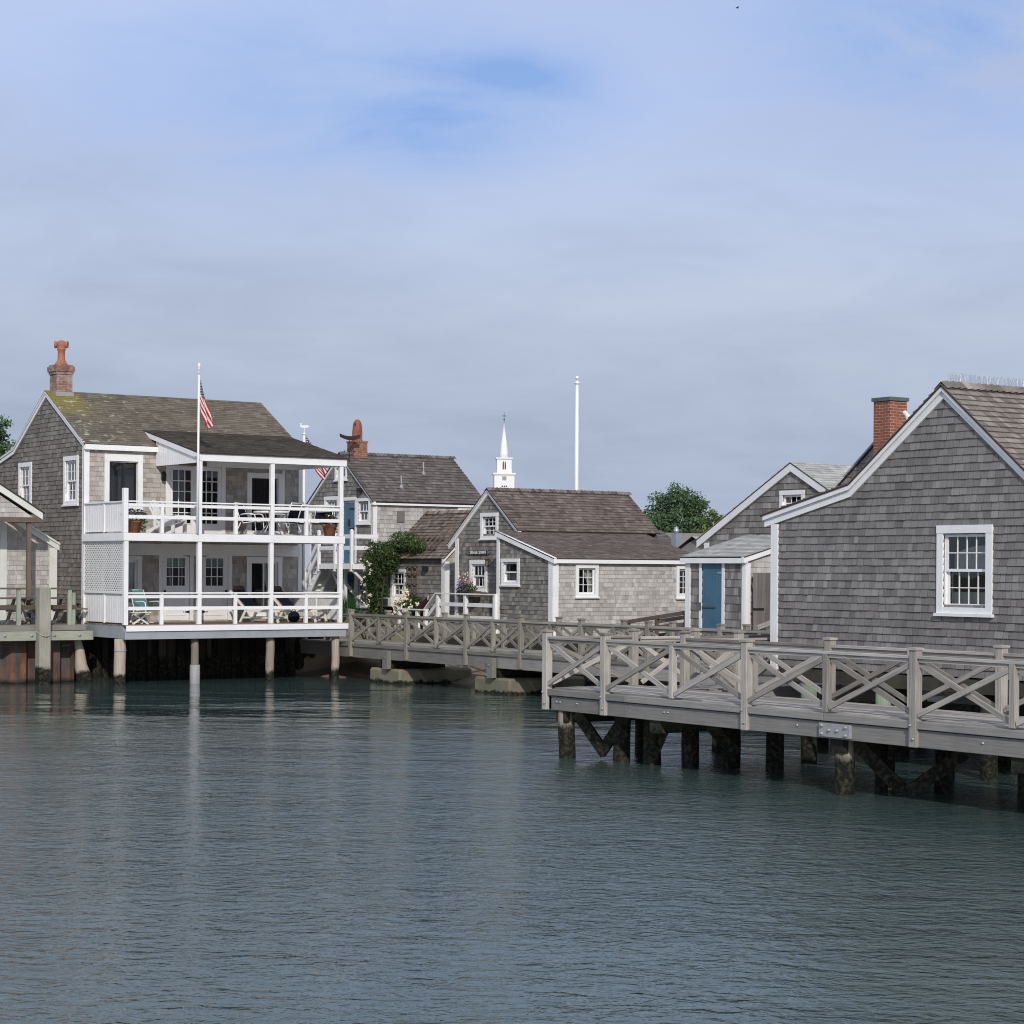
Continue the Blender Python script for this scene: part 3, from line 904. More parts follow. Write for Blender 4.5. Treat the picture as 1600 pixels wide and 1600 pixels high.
def glazed_door(parent, pl, u0, v0, u1, v1, g0, h0, g1, h1, nx, ny, mat='white', n=.01, lower=None, seed=5, hinge_u=None, knob=None, blind=False):
    """door slab with a light g0..h1 cut in it, glazing bars and an optional lower panel"""
    d = MB(seed)
    for a, b, c, e in ((u0, v0, g0, v1), (g1, v0, u1, v1), (g0, v0, g1, h0), (g0, h1, g1, v1)):
        d.board(pl, a, b, c, e, n - .05, n)
    for i in range(1, nx):
        x = g0 + (g1 - g0) * i / nx; d.board(pl, x - .013, h0, x + .013, h1, n - .03, n - .004)
    for j in range(1, ny):
        y = h0 + (h1 - h0) * j / ny; d.board(pl, g0, y - .013, g1, y + .013, n - .03, n - .006)
    for a, b, c, e in ((g0 - .03, h0 - .03, g0, h1 + .03), (g1, h0 - .03, g1 + .03, h1 + .03), (g0, h1, g1, h1 + .03), (g0, h0 - .03, g1, h0)):
        d.board(pl, a, b, c, e, n, n + .012)
    if lower:
        a, b, c, e = lower
        for x0, y0, x1, y1 in ((a - .03, b - .03, a, e + .03), (c, b - .03, c + .03, e + .03), (a, e, c, e + .03), (a, b - .03, c, b)):
            d.board(pl, x0, y0, x1, y1, n, n + .014)
    o = d.build('door', M[mat], parent)
    g = MB(seed + 1)
    g.pane(pl, g0, h0, g1, h1, n - .02)
    g.build('pane', M['glass'], o)
    r = MB(seed + 2)
    r.face([pl.pt(g0 - .1, h0 - .1, -.5), pl.pt(g1 + .1, h0 - .1, -.5), pl.pt(g1 + .1, h1 + .1, -.5), pl.pt(g0 - .1, h1 + .1, -.5)], None, 0, .5)
    for (p0, p1) in (((g0 - .1, h0 - .1), (g1 + .1, h0 - .1)), ((g1 + .1, h0 - .1), (g1 + .1, h1 + .1)), ((g1 + .1, h1 + .1), (g0 - .1, h1 + .1)), ((g0 - .1, h1 + .1), (g0 - .1, h0 - .1))):
        r.face([pl.pt(*p0, n - .06), pl.pt(*p1, n - .06), pl.pt(*p1, -.5), pl.pt(*p0, -.5)], None, 0, .5)
    r.build('room_recess', M['room'], o)
    if blind:
        b = MB(seed + 3)
        b.face([pl.pt(g0, h1 - (h1 - h0) * .3, -.05), pl.pt(g1, h1 - (h1 - h0) * .3, -.05), pl.pt(g1, h1, -.05), pl.pt(g0, h1, -.05)], None, 0, .5)
        b.build('blind', M['blind'], o)
    if hinge_u is not None:
        h = MB(seed + 4)
        for (u, v, L) in hinge_u: hinge(h, pl, u, v, L, n)
        h.build('hinge', M['black'], o)
    if knob:
        k = MB(seed + 5); k.ball(pl.pt(knob[0], knob[1], n + .03), .035, 10); k.build('handle', M['black'], o)
    return (g0, h0, g1, h1)

def gable_pts(*p): return list(p)

# ================================================================== the two storey house with the double porch
HX, FY, PYF = 23.38, 55.85, 52.9            # gable plane, front wall plane, porch front plane
H1 = thing('shingled_house', 'two storey grey shingled house with a white double porch standing over the water', 'house', (HX, FY, 1.5))
gp, fp = PX(HX), PY(FY)
openings_g, openings_f = [], []
def L(x): return HX + x
# gable windows
openings_g.append(window(H1, gp, 59.92, 5.13, 60.98, 6.5, .13, 3, 2, curtain='sides', seed=11))
openings_g.append(window(H1, gp, 56.27, 5.13, 57.37, 6.55, .13, 3, 2, curtain='sides', seed=21))
# front windows
openings_f.append(window(H1, fp, L(.59), 4.98, L(1.79), 6.6, .15, 1, 1, 'slide', None, seed=31, head=.2, sashmat='black'))
openings_f.append(window(H1, fp, L(.45), 2.1, L(1.78), 3.64, .14, 1, 1, 'single', 'swag', seed=41))
openings_f.append(window(H1, fp, L(5.22), 1.85, L(6.43), 3.64, .14, 1, 1, 'slide', 'right', seed=51))
openings_f.append(window(H1, fp, L(5.22), 4.32, L(6.43), 6.2, .15, 3, 4, 'slide', None, seed=61, sashmat='black'))
# doors
lower_l = glazed_door(H1, fp, L(2.47), 1.74, L(3.31), 3.7, L(2.58), 2.76, L(3.18), 3.58, 3, 3, lower=(L(2.6), 1.9, L(3.16), 2.55), seed=71,
    hinge_u=[(L(3.35), 3.66, -.22), (L(3.35), 1.98, -.22)], knob=(L(2.52), 2.6), blind=True)
lower_r = glazed_door(H1, fp, L(3.75), 1.74, L(4.59), 3.7, L(3.86), 2.76, L(4.44), 3.58, 3, 3, lower=(L(3.88), 1.9, L(4.42), 2.55), seed=81,
    hinge_u=[(L(3.71), 3.66, .22), (L(3.71), 1.98, .22)], knob=(L(4.53), 2.6), blind=True)
up_l = glazed_door(H1, fp, L(2.66), 4.29, L(3.46), 6.32, L(2.76), 4.62, L(3.36), 6.2, 3, 5, seed=91, knob=(L(3.42), 5.2))
up_r = glazed_door(H1, fp, L(3.56), 4.29, L(4.36), 6.32, L(3.68), 4.62, L(4.24), 6.2, 3, 5, seed=96)
openings_f += [(L(2.47), 1.74, L(3.31), 3.7), (L(3.75), 1.74, L(4.59), 3.7), (L(2.66), 4.29, L(3.46), 6.32), (L(3.56), 4.29, L(4.36), 6.32)]
GP = [(FY, 1.55), (FY, 6.86), (58.72, 8.48), (61.3, 6.87), (64.3, 6.22), (64.3, 1.55)]
w = MB(101)
w.backing(gp, GP, openings_g, -.01, 1)
w.shingles(gp, GP, .135, (.08, .2), .02, openings_g, 0, seed=5)
w.backing(PX(HX + 7.09), GP, [], 0, 1)
w.face([(HX, 64.3, 1.5), (HX + 7.09, 64.3, 1.5), (HX + 7.09, 64.3, 6.2), (HX, 64.3, 6.2)], None, 1, .5)
w.build('wall', [M['sh_side'], M['sh_side']], H1)
w = MB(102)
FP = [(HX, 1.6), (HX + 7.09, 1.6), (HX + 7.09, 6.95), (HX, 6.86)]
w.backing(fp, FP, openings_f, -.01, 1)
w.shingles(fp, FP, .14, (.09, .24), .018, openings_f, 0, seed=6)
w.build('wall', [M['sh_front'], M['sh_front']], H1)
t = MB(103)
# corner boards, frieze, casings, eaves
t.board(gp, FY - .02, 1.6, FY + .1, 6.86, .0, .045); t.board(fp, HX - .045, 1.6, HX + .12, 6.72, .0, .045)
t.board(fp, HX - .06, 6.7, HX + 2.3, 6.85, .0, .16)
t.board(fp, HX + 6.98, 1.6, HX + 7.11, 6.6, .0, .05)
for z0, z1 in ((3.66, 4.0), (6.33, 6.5)):
    t.board(fp, HX + (.45 if z0 < 5 else 2.5), z0, HX + 6.98, z1, -.01, .04)
for a, b, z1 in ((2.33, 3.45, 3.66), (3.62, 4.72, 3.66)):
    t.board(fp, L(a), 1.72, L(a + .12), z1, -.01, .038); t.board(fp, L(b - .12), 1.72, L(b), z1, -.01, .038)
t.board(fp, L(2.54), 4.28, L(2.66), 6.33, -.01, .038); t.board(fp, L(3.46), 4.28, L(3.56), 6.33, -.01, .03); t.board(fp, L(4.36), 4.28, L(4.49), 6.33, -.01, .038)
t.board(fp, L(6.43), 4.3, L(6.5), 6.3, -.01, .03)
for p, q in (((FY - .12, 6.84), (58.72, 8.53)), ((58.72, 8.53), (61.33, 6.93)), ((61.33, 6.93), (64.4, 6.27))):
    t.rake(gp, (p[0], p[1] + .045), (q[0], q[1] + .045), .17, .0, .07); t.rake(gp, (p[0], p[1] + .05), (q[0], q[1] + .05), .06, .05, .1)
t.build('trim', M['white'], H1)
# roof
r = MB(104)
def slope(mb, O, U, e, rg, ulen, expo, wr, seed, mi=0, slab=.025, th=.018, edge_mi=1):
    """roof slope from eave point e to ridge point rg (both at u = 0), ulen along U"""
    e, rg = Vector(e), Vector(rg)
    V = rg - e; Lh = V.length; V = V / Lh
    U = Vector(U); N = U.cross(V).normalized()
    if N.z < 0: N = -N
    pl = Pl(e, U, V, N)
    poly = [(0, 0), (ulen, 0), (ulen, Lh), (0, Lh)]
    mb.prism(pl, poly, -slab, 0, edge_mi)
    mb.shingles(pl, poly, expo, wr, th, (), mi, seed=seed, jit=.004, top=.2)
    return pl, Lh
slope(r, None, (1, 0, 0), (HX - .1, FY - .16, 6.86), (HX - .1, 58.72, 8.6), 7.27, .13, (.12, .3), 301, th=.012)
slope(r, None, (1, 0, 0), (HX - .1, 61.33, 6.97), (HX - .1, 58.72, 8.6), 7.27, .3, (.3, .5), 302, th=.012)
slope(r, None, (1, 0, 0), (HX - .1, 64.45, 6.3), (HX - .1, 61.33, 6.97), 7.27, .3, (.3, .5), 303, th=.012)
r.build('roof', [M['rf_lichen'], M['rf_edge']], H1)
# porch roof
r = MB(105)
slope(r, None, (1, 0, 0), (L(2.14), PYF - .08, 6.56), (L(2.14), 56.72, 7.42), 4.94, .13, (.12, .3), 305, th=.012)
r.build('porch_roof', [M['rf_dark'], M['rf_edge']], H1)
# chimney with terracotta cowl
c = MB(106)
c.box((23.55, 58.45, 8.0), (24.05, 59.0, 9.1)); c.box((23.52, 58.42, 9.1), (24.08, 59.03, 9.18)); c.box((23.49, 58.39, 9.18), (24.11, 59.06, 9.34))
c.box((23.53, 58.43, 9.34), (24.07, 59.02, 9.39))
ch = c.build('chimney', M['brick_old'], H1)
c = MB(107); c.box((23.52, 58.41, 8.25), (24.08, 59.04, 8.56)); c.build('flashing', M['lead'], ch)
c = MB(108)
cc = (23.8, 58.72, 9.37)
c.lathe(cc, [(.18, 0), (.185, .07), (.145, .12), (.125, .16), (.112, .2), (.105, .46), (.13, .48), (.13, .52), (.12, .54), (.14, .58), (.145, .66), (.12, .73), (.05, .77), (0, .78)], 18)
for s_ in (-1, 1):
    c.lathe((cc[0], cc[1], cc[2] + .64), [(.085, .05), (.085, .14), (.105, .15), (.11, .2), (.095, .2), (.08, .1), (0, .09)], 14, axis=(s_ * .82, s_ * -.57, 0))
c.build('chimney_pot', M['terra'], ch)
# lantern and dark name board by the upper doors
c = MB(109)
lp = fp.pt(L(2.42), 5.98, .12)
c.box(fp.pt(L(2.39), 5.9, .0), fp.pt(L(2.45), 6.1, .04)); c.lathe(lp - Vector((0, 0, .13)), [(.02, 0), (.06, .02), (.075, .2), (.085, .21), (.05, .26), (.015, .3)], 6)
c.build('wall_lantern', M['black'], H1)
c = MB(110); c.board(fp, L(2.95), 6.34, L(3.85), 6.47, .04, .075)
nb = c.build('name_board', M['brown'], H1)

# porch floor, beams, posts, rails
def xy(x, y): return (HX + x, PYF + y)
d = MB(111)
n_b = 22
for i in range(n_b):
    y0 = PYF - .02 + (2.97 / n_b) * i
    d.box((HX - .02, y0, 1.66), (HX + 7.1, y0 + 2.97 / n_b - .006, 1.695))
d.build('deck', M['deck'], H1)
d = MB(112)
d.box((HX, PYF - .03, 1.515), (HX + 7.14, PYF + .0, 1.672))
d.build('fascia', M['white'], H1)
d = MB(113)
d.box((HX - .02, PYF + .02, 1.29), (HX + 7.04, PYF + .14, 1.512)); d.box((HX - .02, PYF + .14, 1.31), (HX + .1, FY - .02, 1.655)); d.box((HX + 6.9, PYF + .14, 1.3), (HX + 7.02, FY - .02, 1.655))
for k in range(5):
    d.box((HX + .2 + k * 1.6, PYF + .15, 1.36), (HX + .26 + k * 1.6, FY - .05, 1.655))
d.build('floor_beam', M['greyblue'], H1)
d = MB(114)
d.box((HX - .1, PYF - .03, 4.04), (HX + 6.95, PYF + .05, 4.255)); d.box((HX - .1, PYF + .05, 4.04), (HX - .02, FY - .02, 4.255)); d.box((HX + 6.87, PYF + .05, 4.04), (HX + 6.95, FY - .06, 4.255))
d.build('fascia', M['white'], H1)
d = MB(115)
d.box((HX - .02, PYF + .05, 4.09), (HX + 6.87, FY - .05, 4.13))
for i in range(n_b):
    y0 = PYF + .05 + (2.75 / n_b) * i
    d.box((HX - .02, y0, 4.22), (HX + 6.87, y0 + 2.75 / n_b - .006, 4.262))
d.build('deck', M['deck'], H1)
d = MB(116)
d.box((HX + 2.17, PYF - .03, 6.335), (HX + 7.0, PYF + .05, 6.545)); d.box((HX + 6.92, PYF + .05, 6.335), (HX + 7.0, FY, 6.5))
d.box((HX + 2.3, PYF + .05, 6.5), (HX + 6.92, FY - .05, 6.53))
ckp = PX(HX + 2.22)
d.rake(ckp, (PYF - .05, 6.55), (56.6, 7.38), .16, .0, .075)
nb_ = 19
for i in range(nb_):
    a = PYF + 2.93 * i / nb_; b = PYF + 2.93 * (i + 1) / nb_ - .012
    f = lambda y: 6.42 + (y - PYF) * .2365
    d.prism(ckp, [(a, 6.29), (b, 6.29), (b, f(b)), (a, f(a))], -.03, .015)
d.prism(ckp, [(PYF, 6.3), (FY, 6.3), (FY, 7.1), (PYF, 6.4)], -.03, .004)
d.build('roof_fascia', M['white'], H1)
def post(x, z0, z1, w=.125, y=.02):
    p = MB(int(x * 100) + int(z0 * 10)); p.box((HX + x - w / 2, PYF + y - .03, z0), (HX + x + w / 2, PYF + y - .03 + w, z1))
    p.build('porch_post', M['white'], H1, bevel=.006)
for x in (.0, 2.24, 4.53, 6.83): post(x, 1.69, 4.04)
for x in (2.24, 4.55, 6.84): post(x, 4.26, 6.335)
post(-.02, 4.26, 5.5, .14); post(6.83, 4.26, 5.2, .05, .2)
for x in (1.08, 3.38, 5.68):
    post(x, 1.69, 2.56, .1); post(x, 4.26, 5.1, .1)
def rails(z, seed):
    p = MB(seed)
    for a, b in ((.06, 2.18), (2.3, 4.47), (4.6, 6.77)):
        p.box((HX + a, PYF - .045, z - .04), (HX + b, PYF + .1, z)); p.box((HX + a, PYF + .0, z - .165), (HX + b, PYF + .04, z - .075))
        p.box((HX + a, PYF + .0, z - .5), (HX + b, PYF + .04, z - .4))
    # right-hand end
    y0, y1 = PYF + .12, FY - .05
    p.box((HX + 6.8, y0, z - .04), (HX + 6.92, y1, z)); p.box((HX + 6.83, y0, z - .165), (HX + 6.87, y1, z - .075))
    if z > 4: p.box((HX + 6.83, y0, z - .5), (HX + 6.87, y1, z - .4))
    p.build('railing', M['white'], H1, bevel=.004)
rails(2.6, 117); rails(5.155, 118)
# boarded end panels and the lattice
def boarded(px, y0, y1, z0, z1, seed, batten=True):
    p = MB(seed); pl = PX(px)
    n = max(6, int((y1 - y0) / .12))
    for i in range(n):
        a = y0 + (y1 - y0) * i / n
        p.board(pl, a + .009, z0, a + (y1 - y0) / n - .009, z1, -.02, .01)
    p.board(pl, y0, z0, y1, z1, -.03, -.016)
    if batten: p.board(pl, (y0 + y1) / 2 - .04, z0 - .02, (y0 + y1) / 2 + .04, z1, .01, .035)
    p.board(pl, y0, z1, y1, z1 + .04, -.03, .05)
    p.build('boarded_panel', M['white'], H1)
boarded(HX, PYF + .12, FY - .06, 4.3, 5.11, 119)
boarded(HX + .02, PYF + .12, FY - .06, 1.74, 2.56, 120)
boarded(HX + 6.85, PYF + .15, FY - .06, 1.78, 2.44, 121)
p = MB(122); pl = PX(HX - .01)
y0, y1, z0, z1 = PYF + .1, FY - .04, 2.6, 4.03
pitch, ww = .125, .032
for k in range(-40, 80):
    for sg, n in ((1, .0), (-1, .012)):
        c0_ = y0 + k * pitch
        # slat along (1, sg) through (c0_, z0 or z1)
        zz0 = z0 if sg > 0 else z1
        q = [(c0_ - ww * .7, zz0), (c0_ + ww * .7, zz0), (c0_ + ww * .7 + (z1 - z0), zz0 + sg * (z1 - z0)), (c0_ - ww * .7 + (z1 - z0), zz0 + sg * (z1 - z0))]
        cl = clip_rect(q, y0, z0, y1, z1)
        if len(cl) >= 3: p.prism(pl, cl, n - .005, n + .006)
for a, b, c_, e in ((y0 - .03, z0 - .03, y0 + .02, z1), (y1 - .02, z0 - .03, y1 + .03, z1), (y0, z0 - .04, y1, z0 + .02), (y0, z1 - .02, y1, z1 + .01)):
    p.board(pl, a, b, c_, e, -.01, .03)
p.build('lattice_panel', M['lattice'], H1)

# flagpole on the porch rail and its flag
FPX, FPY = HX + 2.1, PYF - .12
p = MB(130)
p.cyl((FPX, FPY, 4.3), (FPX + .02, FPY, 8.75), .04, .028, 12); p.cyl((FPX + .02, FPY, 8.75), (FPX + .02, FPY, 8.95), .018, .018, 8)
pole = thing('flagpole', 'slim white flagpole fixed to the front of the double porch', 'flagpole', (FPX, FPY, 4.3))
p.build('pole', M['white'], pole)
p = MB(131); p.lathe((FPX + .02, FPY, 8.88), [(.02, 0), (.045, .04), (.03, .09), (.05, .13), (.035, .2), (0, .22)], 12); p.build('finial', M['alu'], pole)
p = MB(132); p.box((FPX - .05, FPY, 5.0), (FPX + .05, FPY + .1, 5.05)); p.box((FPX - .05, FPY, 6.4), (FPX + .05, FPY + .1, 6.45)); p.build('bracket', M['steel'], pole)
def limp_flag(name, base, hoist, fly, swing, label, cat, mat, seed, xf=.36, df=.93, n=26, m=16):
    """a flag hanging in folds from the pole top; the fly end droops"""
    f = MB(seed); G = []
    for i in range(n + 1):
        u = i / n; row = []
        for j in range(m + 1):
            v = j / m
            # the cloth hangs in a steep diagonal, its lower edge gathered into folds
            fold = math.sin(u * 7.0 + v * 5.0) * (.25 + u)
            x = u * fly * (xf + .02 * v) - .1 * u * (1 - v) * fly + .03 * fold
            drop = u * fly * df
            hgt = hoist * (v - 1) * (1 - .55 * u) + .05 * u * math.sin(v * 7)
            y = .07 * fold + .05 * math.sin(v * 9 + u * 4) * (.2 + u)
            row.append((Vector(base) + Vector((x * swing[0] - y * swing[1], x * swing[1] + y * swing[0], hgt - drop + .0)), (u, v)))
        G.append(row)
    for i in range(n):
        for j in range(m):
            q = [G[i][j], G[i + 1][j], G[i + 1][j + 1], G[i][j + 1]]
            f.face([a for a, b in q], [b for a, b in q], 0, .5, True)
    return tag(f.build(name, mat, None, base), label, cat)
limp_flag('flag', (FPX + .06, FPY, 8.62), .72, 1.25, (.9, .43), 'stars and stripes flag hanging limp from the porch flagpole', 'flag', M['flag'], 133)

# ================================================================== house with the blue doors and the brick chimney
BX, BY = 36.8, 62.14
H2 = thing('shingled_house', 'grey house with blue plank doors, white outside stair and a red chimney pot', 'house', (BX, BY, 1.3))
gp, fp = PX(BX), PY(BY)
og, of = [], []
og.append(window(H2, gp, 62.33, 4.9, 63.28, 5.8, .11, 3, 1, curtain='sides', seed=211))
og.append(window(H2, gp, 64.55, 4.5, 65.62, 5.92, .13, 3, 2, curtain='sides', seed=221))
og.append(window(H2, gp, 64.0, 6.5, 64.85, 7.05, .1, 2, 1, 'single', None, seed=226))
og.append(window(H2, gp, 62.42, 1.95, 63.25, 3.12, .11, 3, 2, curtain='sides', seed=231))
of.append(window(H2, fp, 40.3, 4.5, 41.05, 5.55, .1, 3, 2, curtain=None, seed=241))
for z0, z1, nm in ((3.52, 5.72, 'blue'), (1.42, 3.15, 'blue_dark')):
    d = plank_door(H2, gp, 63.42, z0, 64.2, z1, nm, .0, 5)
    h = MB(250)
    for zz in (z0 + .35, z0 + (z1 - z0) * .55, z1 - .28):
        hinge(h, gp, 63.43, zz, .42, .014)
    h.build('hinge', M['black'], d)
    h = MB(251)
    pts = []
    for k in range(18):
        a = k * 2 * math.pi / 18
        pts.append((63.84 + .09 * math.cos(a), (z0 + z1) / 2 + .32 + .15 * math.sin(a)))
    h.prism(gp, pts, .01, .02); h.build('porthole', M['room'], d)
    og.append((63.42, z0, 64.2, z1))
BP = [(BY, 1.3), (BY, 5.66), (64.42, 7.36), (66.72, 5.66), (66.72, 1.3)]
w = MB(201)
w.backing(gp, BP, og, -.01, 0); w.shingles(gp, BP, .15, (.09, .2), .02, og, 0, seed=31)
w.backing(PX(BX + 4.6), BP, [], 0, 0)
w.face([(BX, 66.72, 1.3), (BX + 4.6, 66.72, 1.3), (BX + 4.6, 66.72, 5.66), (BX, 66.72, 5.66)], None, 0, .5)
w.build('wall', [M['sh_mid']], H2)
w = MB(202)
FP2 = [(BX, 1.3), (BX + 4.6, 1.3), (BX + 4.6, 5.7), (BX, 5.7)]
w.backing(fp, FP2, of, -.01, 0); w.shingles(fp, FP2, .15, (.1, .24), .018, of, 0, seed=32)
w.build('wall', [M['sh_pale']], H2)
t = MB(203)
t.board(gp, BY - .02, 1.3, BY + .09, 5.6, 0, .04); t.board(fp, BX - .04, 1.3, BX + .12, 5.6, 0, .045); t.board(gp, 66.62, 1.3, 66.74, 5.6, 0, .04)
t.board(fp, BX - .1, 5.55, BX + 4.7, 5.62, 0, .13)
for z0, z1 in ((3.5, 5.86), (1.4, 3.3)):
    casing(t, gp, 63.3, z0, 64.32, z1, .1, .12, .04)
t.board(gp, 63.25, 1.4, 63.3, 3.12, 0, .03); t.board(gp, 62.3, 3.13, 63.3, 3.28, 0, .035)
t.rake(gp, (BY - .15, 5.66), (64.42, 7.45), .12, 0, .09); t.rake(gp, (66.87, 5.66), (64.42, 7.45), .12, 0, .09)
t.build('trim', M['white'], H2)
r = MB(204)
slope(r, None, (1, 0, 0), (BX - .12, BY - .15, 5.66), (BX - .12, 64.42, 7.47), 4.85, .17, (.1, .26), 311, th=.026)
slope(r, None, (1, 0, 0), (BX - .12, 66.87, 5.66), (BX - .12, 64.42, 7.47), 4.85, .3, (.3, .5), 312)
def ridge_caps(mb, x0, x1, y, z, pitch, seed, mi=0, half=.13, dz=.1, axis='x'):
    rr = random.Random(seed); x = x0
    while x < x1:
        for s_ in (-1, 1):
            sh = rr.random()
            a = Vector((x, y, z + .02)); b = Vector((x + pitch * 1.1, y, z + .045))
            mb.face([a, b, b + Vector((0, s_ * half, -dz)), a + Vector((0, s_ * half, -dz))], [(0, x), (0, x + pitch), (half, x + pitch), (half, x)], mi, sh)
            mb.face([b, b + Vector((0, s_ * half, -dz)), b + Vector((0, s_ * half, -dz - .03)), b + Vector((0, 0, -.03))], None, mi, .1)
        x += pitch
ridge_caps(r, BX - .12, BX + 4.72, 64.42, 7.49, .15, 5)
rf2 = r.build('roof', [M['rf_grey'], M['rf_edge']], H2)
c = MB(205)
for (x, y) in ((38.3, 62.75), (39.7, 63.5)):
    z = 5.66 + (y - 61.99) * .745
    c.cyl((x, y, z - .1), (x, y, z + .42), .028, .028, 8); c.lathe((x, y, z - .02), [(.12, -.04), (.04, .1), (.03, .11)], 10)
c.build('vent_pipe', M['lead'], rf2)
c = MB(206); c.box((37.17, 64.15, 7.0), (37.71, 64.68, 7.86)); c.box((37.15, 64.13, 7.86), (37.73, 64.7, 7.92))
ch = c.build('chimney', M['brick_b'], H2)
c = MB(207)
c.lathe((37.44, 64.42, 7.92), [(.215, 0), (.21, .03), (.19, .04), (.19, .3), (.17, .55), (.145, .68), (.09, .76), (.04, .79), (0, .8)], 8)
pt_ = c.build('chimney_pot', M['terra_d'], ch)
c = MB(208)
for dx, dy in ((-.18, -.1),):
    for k in range(1):
        c.lathe((37.44 + dx * .68, 64.42 + dy * .68, 8.52), [(0, -.05), (.03, -.05), (.035, .02), (.02, .06), (0, .07)], 8, axis=(0, 0, 1))
c.build('draught_hole', M['black'], ch)
c = MB(209)
c.box((fp.pt(37.75, 4.8, 0).x, BY - .05, 4.95), (38.05, BY - .0, 5.36)); c.build('vent_hatch', M['teak'], H2)
c = MB(210); c.cyl((37.92, BY - .08, 3.4), (37.92, BY - .08, 4.85), .05, .05, 10); c.build('downpipe', M['lead'], H2)
c = MB(2101); c.box((BX - .16, 62.9, 6.0), (BX - .02, 63.08, 6.16)); c.build('flood_lamp', M['black'], H2)
# landing and stair
d = MB(211)
d.box((35.75, 61.75, 3.43), (36.78, 64.2, 3.47)); d.box((35.72, 61.72, 3.28), (35.78, 64.22, 3.46)); d.box((35.78, 61.72, 3.28), (36.78, 61.78, 3.46))
d.beam((35.8, 61.9, 3.25), (36.72, 62.0, 2.5), .09, .09); d.beam((35.8, 63.2, 3.25), (36.72, 63.3, 2.4), .09, .09); d.beam((36.2, 64.1, 3.3), (36.2, 63.1, 2.3), .06, .12, side=(1, 0, 0)); d.box((36.15, 63.0, 1.3), (36.25, 63.1, 3.3))
for y in (61.85, 63.0, 64.18):
    d.box((35.7, y - .05, 3.2), (35.8, y + .05, 4.62)); d.lathe((35.75, y, 4.62), [(.07, 0), (.06, .03), (0, .06)], 4)
for z in (3.95, 4.35):
    d.box((35.73, 61.9, z), (35.77, 64.15, z + .14)); d.box((35.8, 61.73, z), (36.76, 61.77, z + .14))
d.build('landing', M['white'], H2, bevel=.004)
d = MB(212)
st0, st1 = Vector((0, 65.1, 3.4)), Vector((0, 67.0, 1.35))
for x in (35.8, 36.25, 36.72):
    d.beam((x, 64.2, 3.3), (x, 66.1, 1.25), .045, .26, side=(1, 0, 0))
for k in range(10):
    f = (k + .5) / 10
    y = 64.2 + 1.9 * f; z = 3.42 - 2.05 * f
    d.box((35.76, y - .13, z - .02), (36.76, y + .13, z + .02)); d.box((35.8, y + .1, z - .2), (36.72, y + .12, z))
for zo in (.45, .85):
    d.beam((35.75, 64.2, 3.45 + zo), (35.75, 66.1, 1.4 + zo), .04, .13, side=(1, 0, 0))
d.box((35.7, 66.05, 1.3), (35.8, 66.15, 2.5)); d.box((35.71, 65.15, 2.3), (35.79, 65.23, 3.3))
d.build('stair', M['white'], H2)
# dory weathervane standing on the roof beside the chimney
v = thing('weathervane', 'brown wooden boat weathervane on a rod by the brick chimney', 'weathervane', (36.82, 63.9, 7.2))
c = MB(213); c.cyl((36.82, 63.9, 7.1), (36.82, 63.9, 7.92), .012, .012, 6); c.beam((36.66, 64.0, 7.55), (36.98, 63.8, 7.55), .012, .012); c.ball((36.66, 64.0, 7.5), .03, 6); c.ball((36.98, 63.8, 7.5), .03, 6)
c.build('rod', M['black'], v)
c = MB(214)
ax = Vector((.75, -.66, 0)); sd = Vector((.66, .75, 0)); ctr = Vector((36.84, 63.9, 8.0))
n = 12; rows = []
for i in range(n + 1):
    s_ = i / n * 2 - 1
    wd = .12 * (1 - abs(s_) ** 2.2); sheer = .09 * s_ * s_ - .02 * s_
    o = ctr + ax * s_ * .38
    rows.append([o + sd * wd + Vector((0, 0, .05 + sheer)), o + sd * wd * .6 + Vector((0, 0, -.09 + sheer * 1.2)), o - sd * wd * .6 + Vector((0, 0, -.09 + sheer * 1.2)), o - sd * wd + Vector((0, 0, .05 + sheer)), o + Vector((0, 0, .02 + sheer))])
for i in range(n):
    for j in range(5):
        k = (j + 1) % 5
        c.face([rows[i][j], rows[i][k], rows[i + 1][k], rows[i + 1][j]], None, 0, .5)
c.build('boat', M['rf_edge'], v)

# ================================================================== low annex with the tan roof
AX, AY = 36.85, 57.5
H3 = thing('shingled_annex', 'low grey shingled annex with a tan shingle roof between two taller houses', 'cottage', (AX, AY, 1.3))
gp, fp = PX(AX), PY(AY)
oa = [window(H3, gp, 59.98, 2.28, 60.98, 3.3, .12, 3, 2, curtain='lower', seed=401)]
AP = [(57.5, 1.3), (61.22, 1.3), (61.22, 3.68), (57.5, 3.68)]
w = MB(402); w.backing(gp, AP, oa, -.01, 0); w.shingles(gp, AP, .15, (.09, .2), .02, oa, 0, seed=41); w.build('wall', M['sh_mid'], H3)
w = MB(403); EP = [(AX, 1.3), (AX + 3.2, 1.3), (AX + 3.2, 3.7), (38.42, 5.2), (AX, 3.66)]
w.backing(fp, EP, [], -.01, 0); w.shingles(fp, EP, .15, (.1, .24), .018, (), 0, seed=42)
w.backing(PY(61.22), EP, [], 0, 0); w.backing(PX(AX + 3.2), AP, [], 0, 0)
w.build('wall', M['sh_front'], H3)
t = MB(404); t.board(gp, AY - .02, 1.3, AY + .2, 3.6, 0, .045); t.board(fp, AX - .04, 1.3, AX + .12, 3.55, 0, .045)
t.rake(fp, (AX - .16, 3.64), (38.42, 5.26), .13, 0, .09)
t.build('trim', M['white'], H3)
r = MB(405)
slope(r, None, (0, 1, 0), (AX - .16, AY - .1, 3.64), (38.42, AY - .1, 5.27), 3.9, .15, (.1, .26), 321, th=.026)
slope(r, None, (0, 1, 0), (40.2, AY - .1, 3.6), (38.42, AY - .1, 5.27), 3.9, .3, (.3, .5), 322)
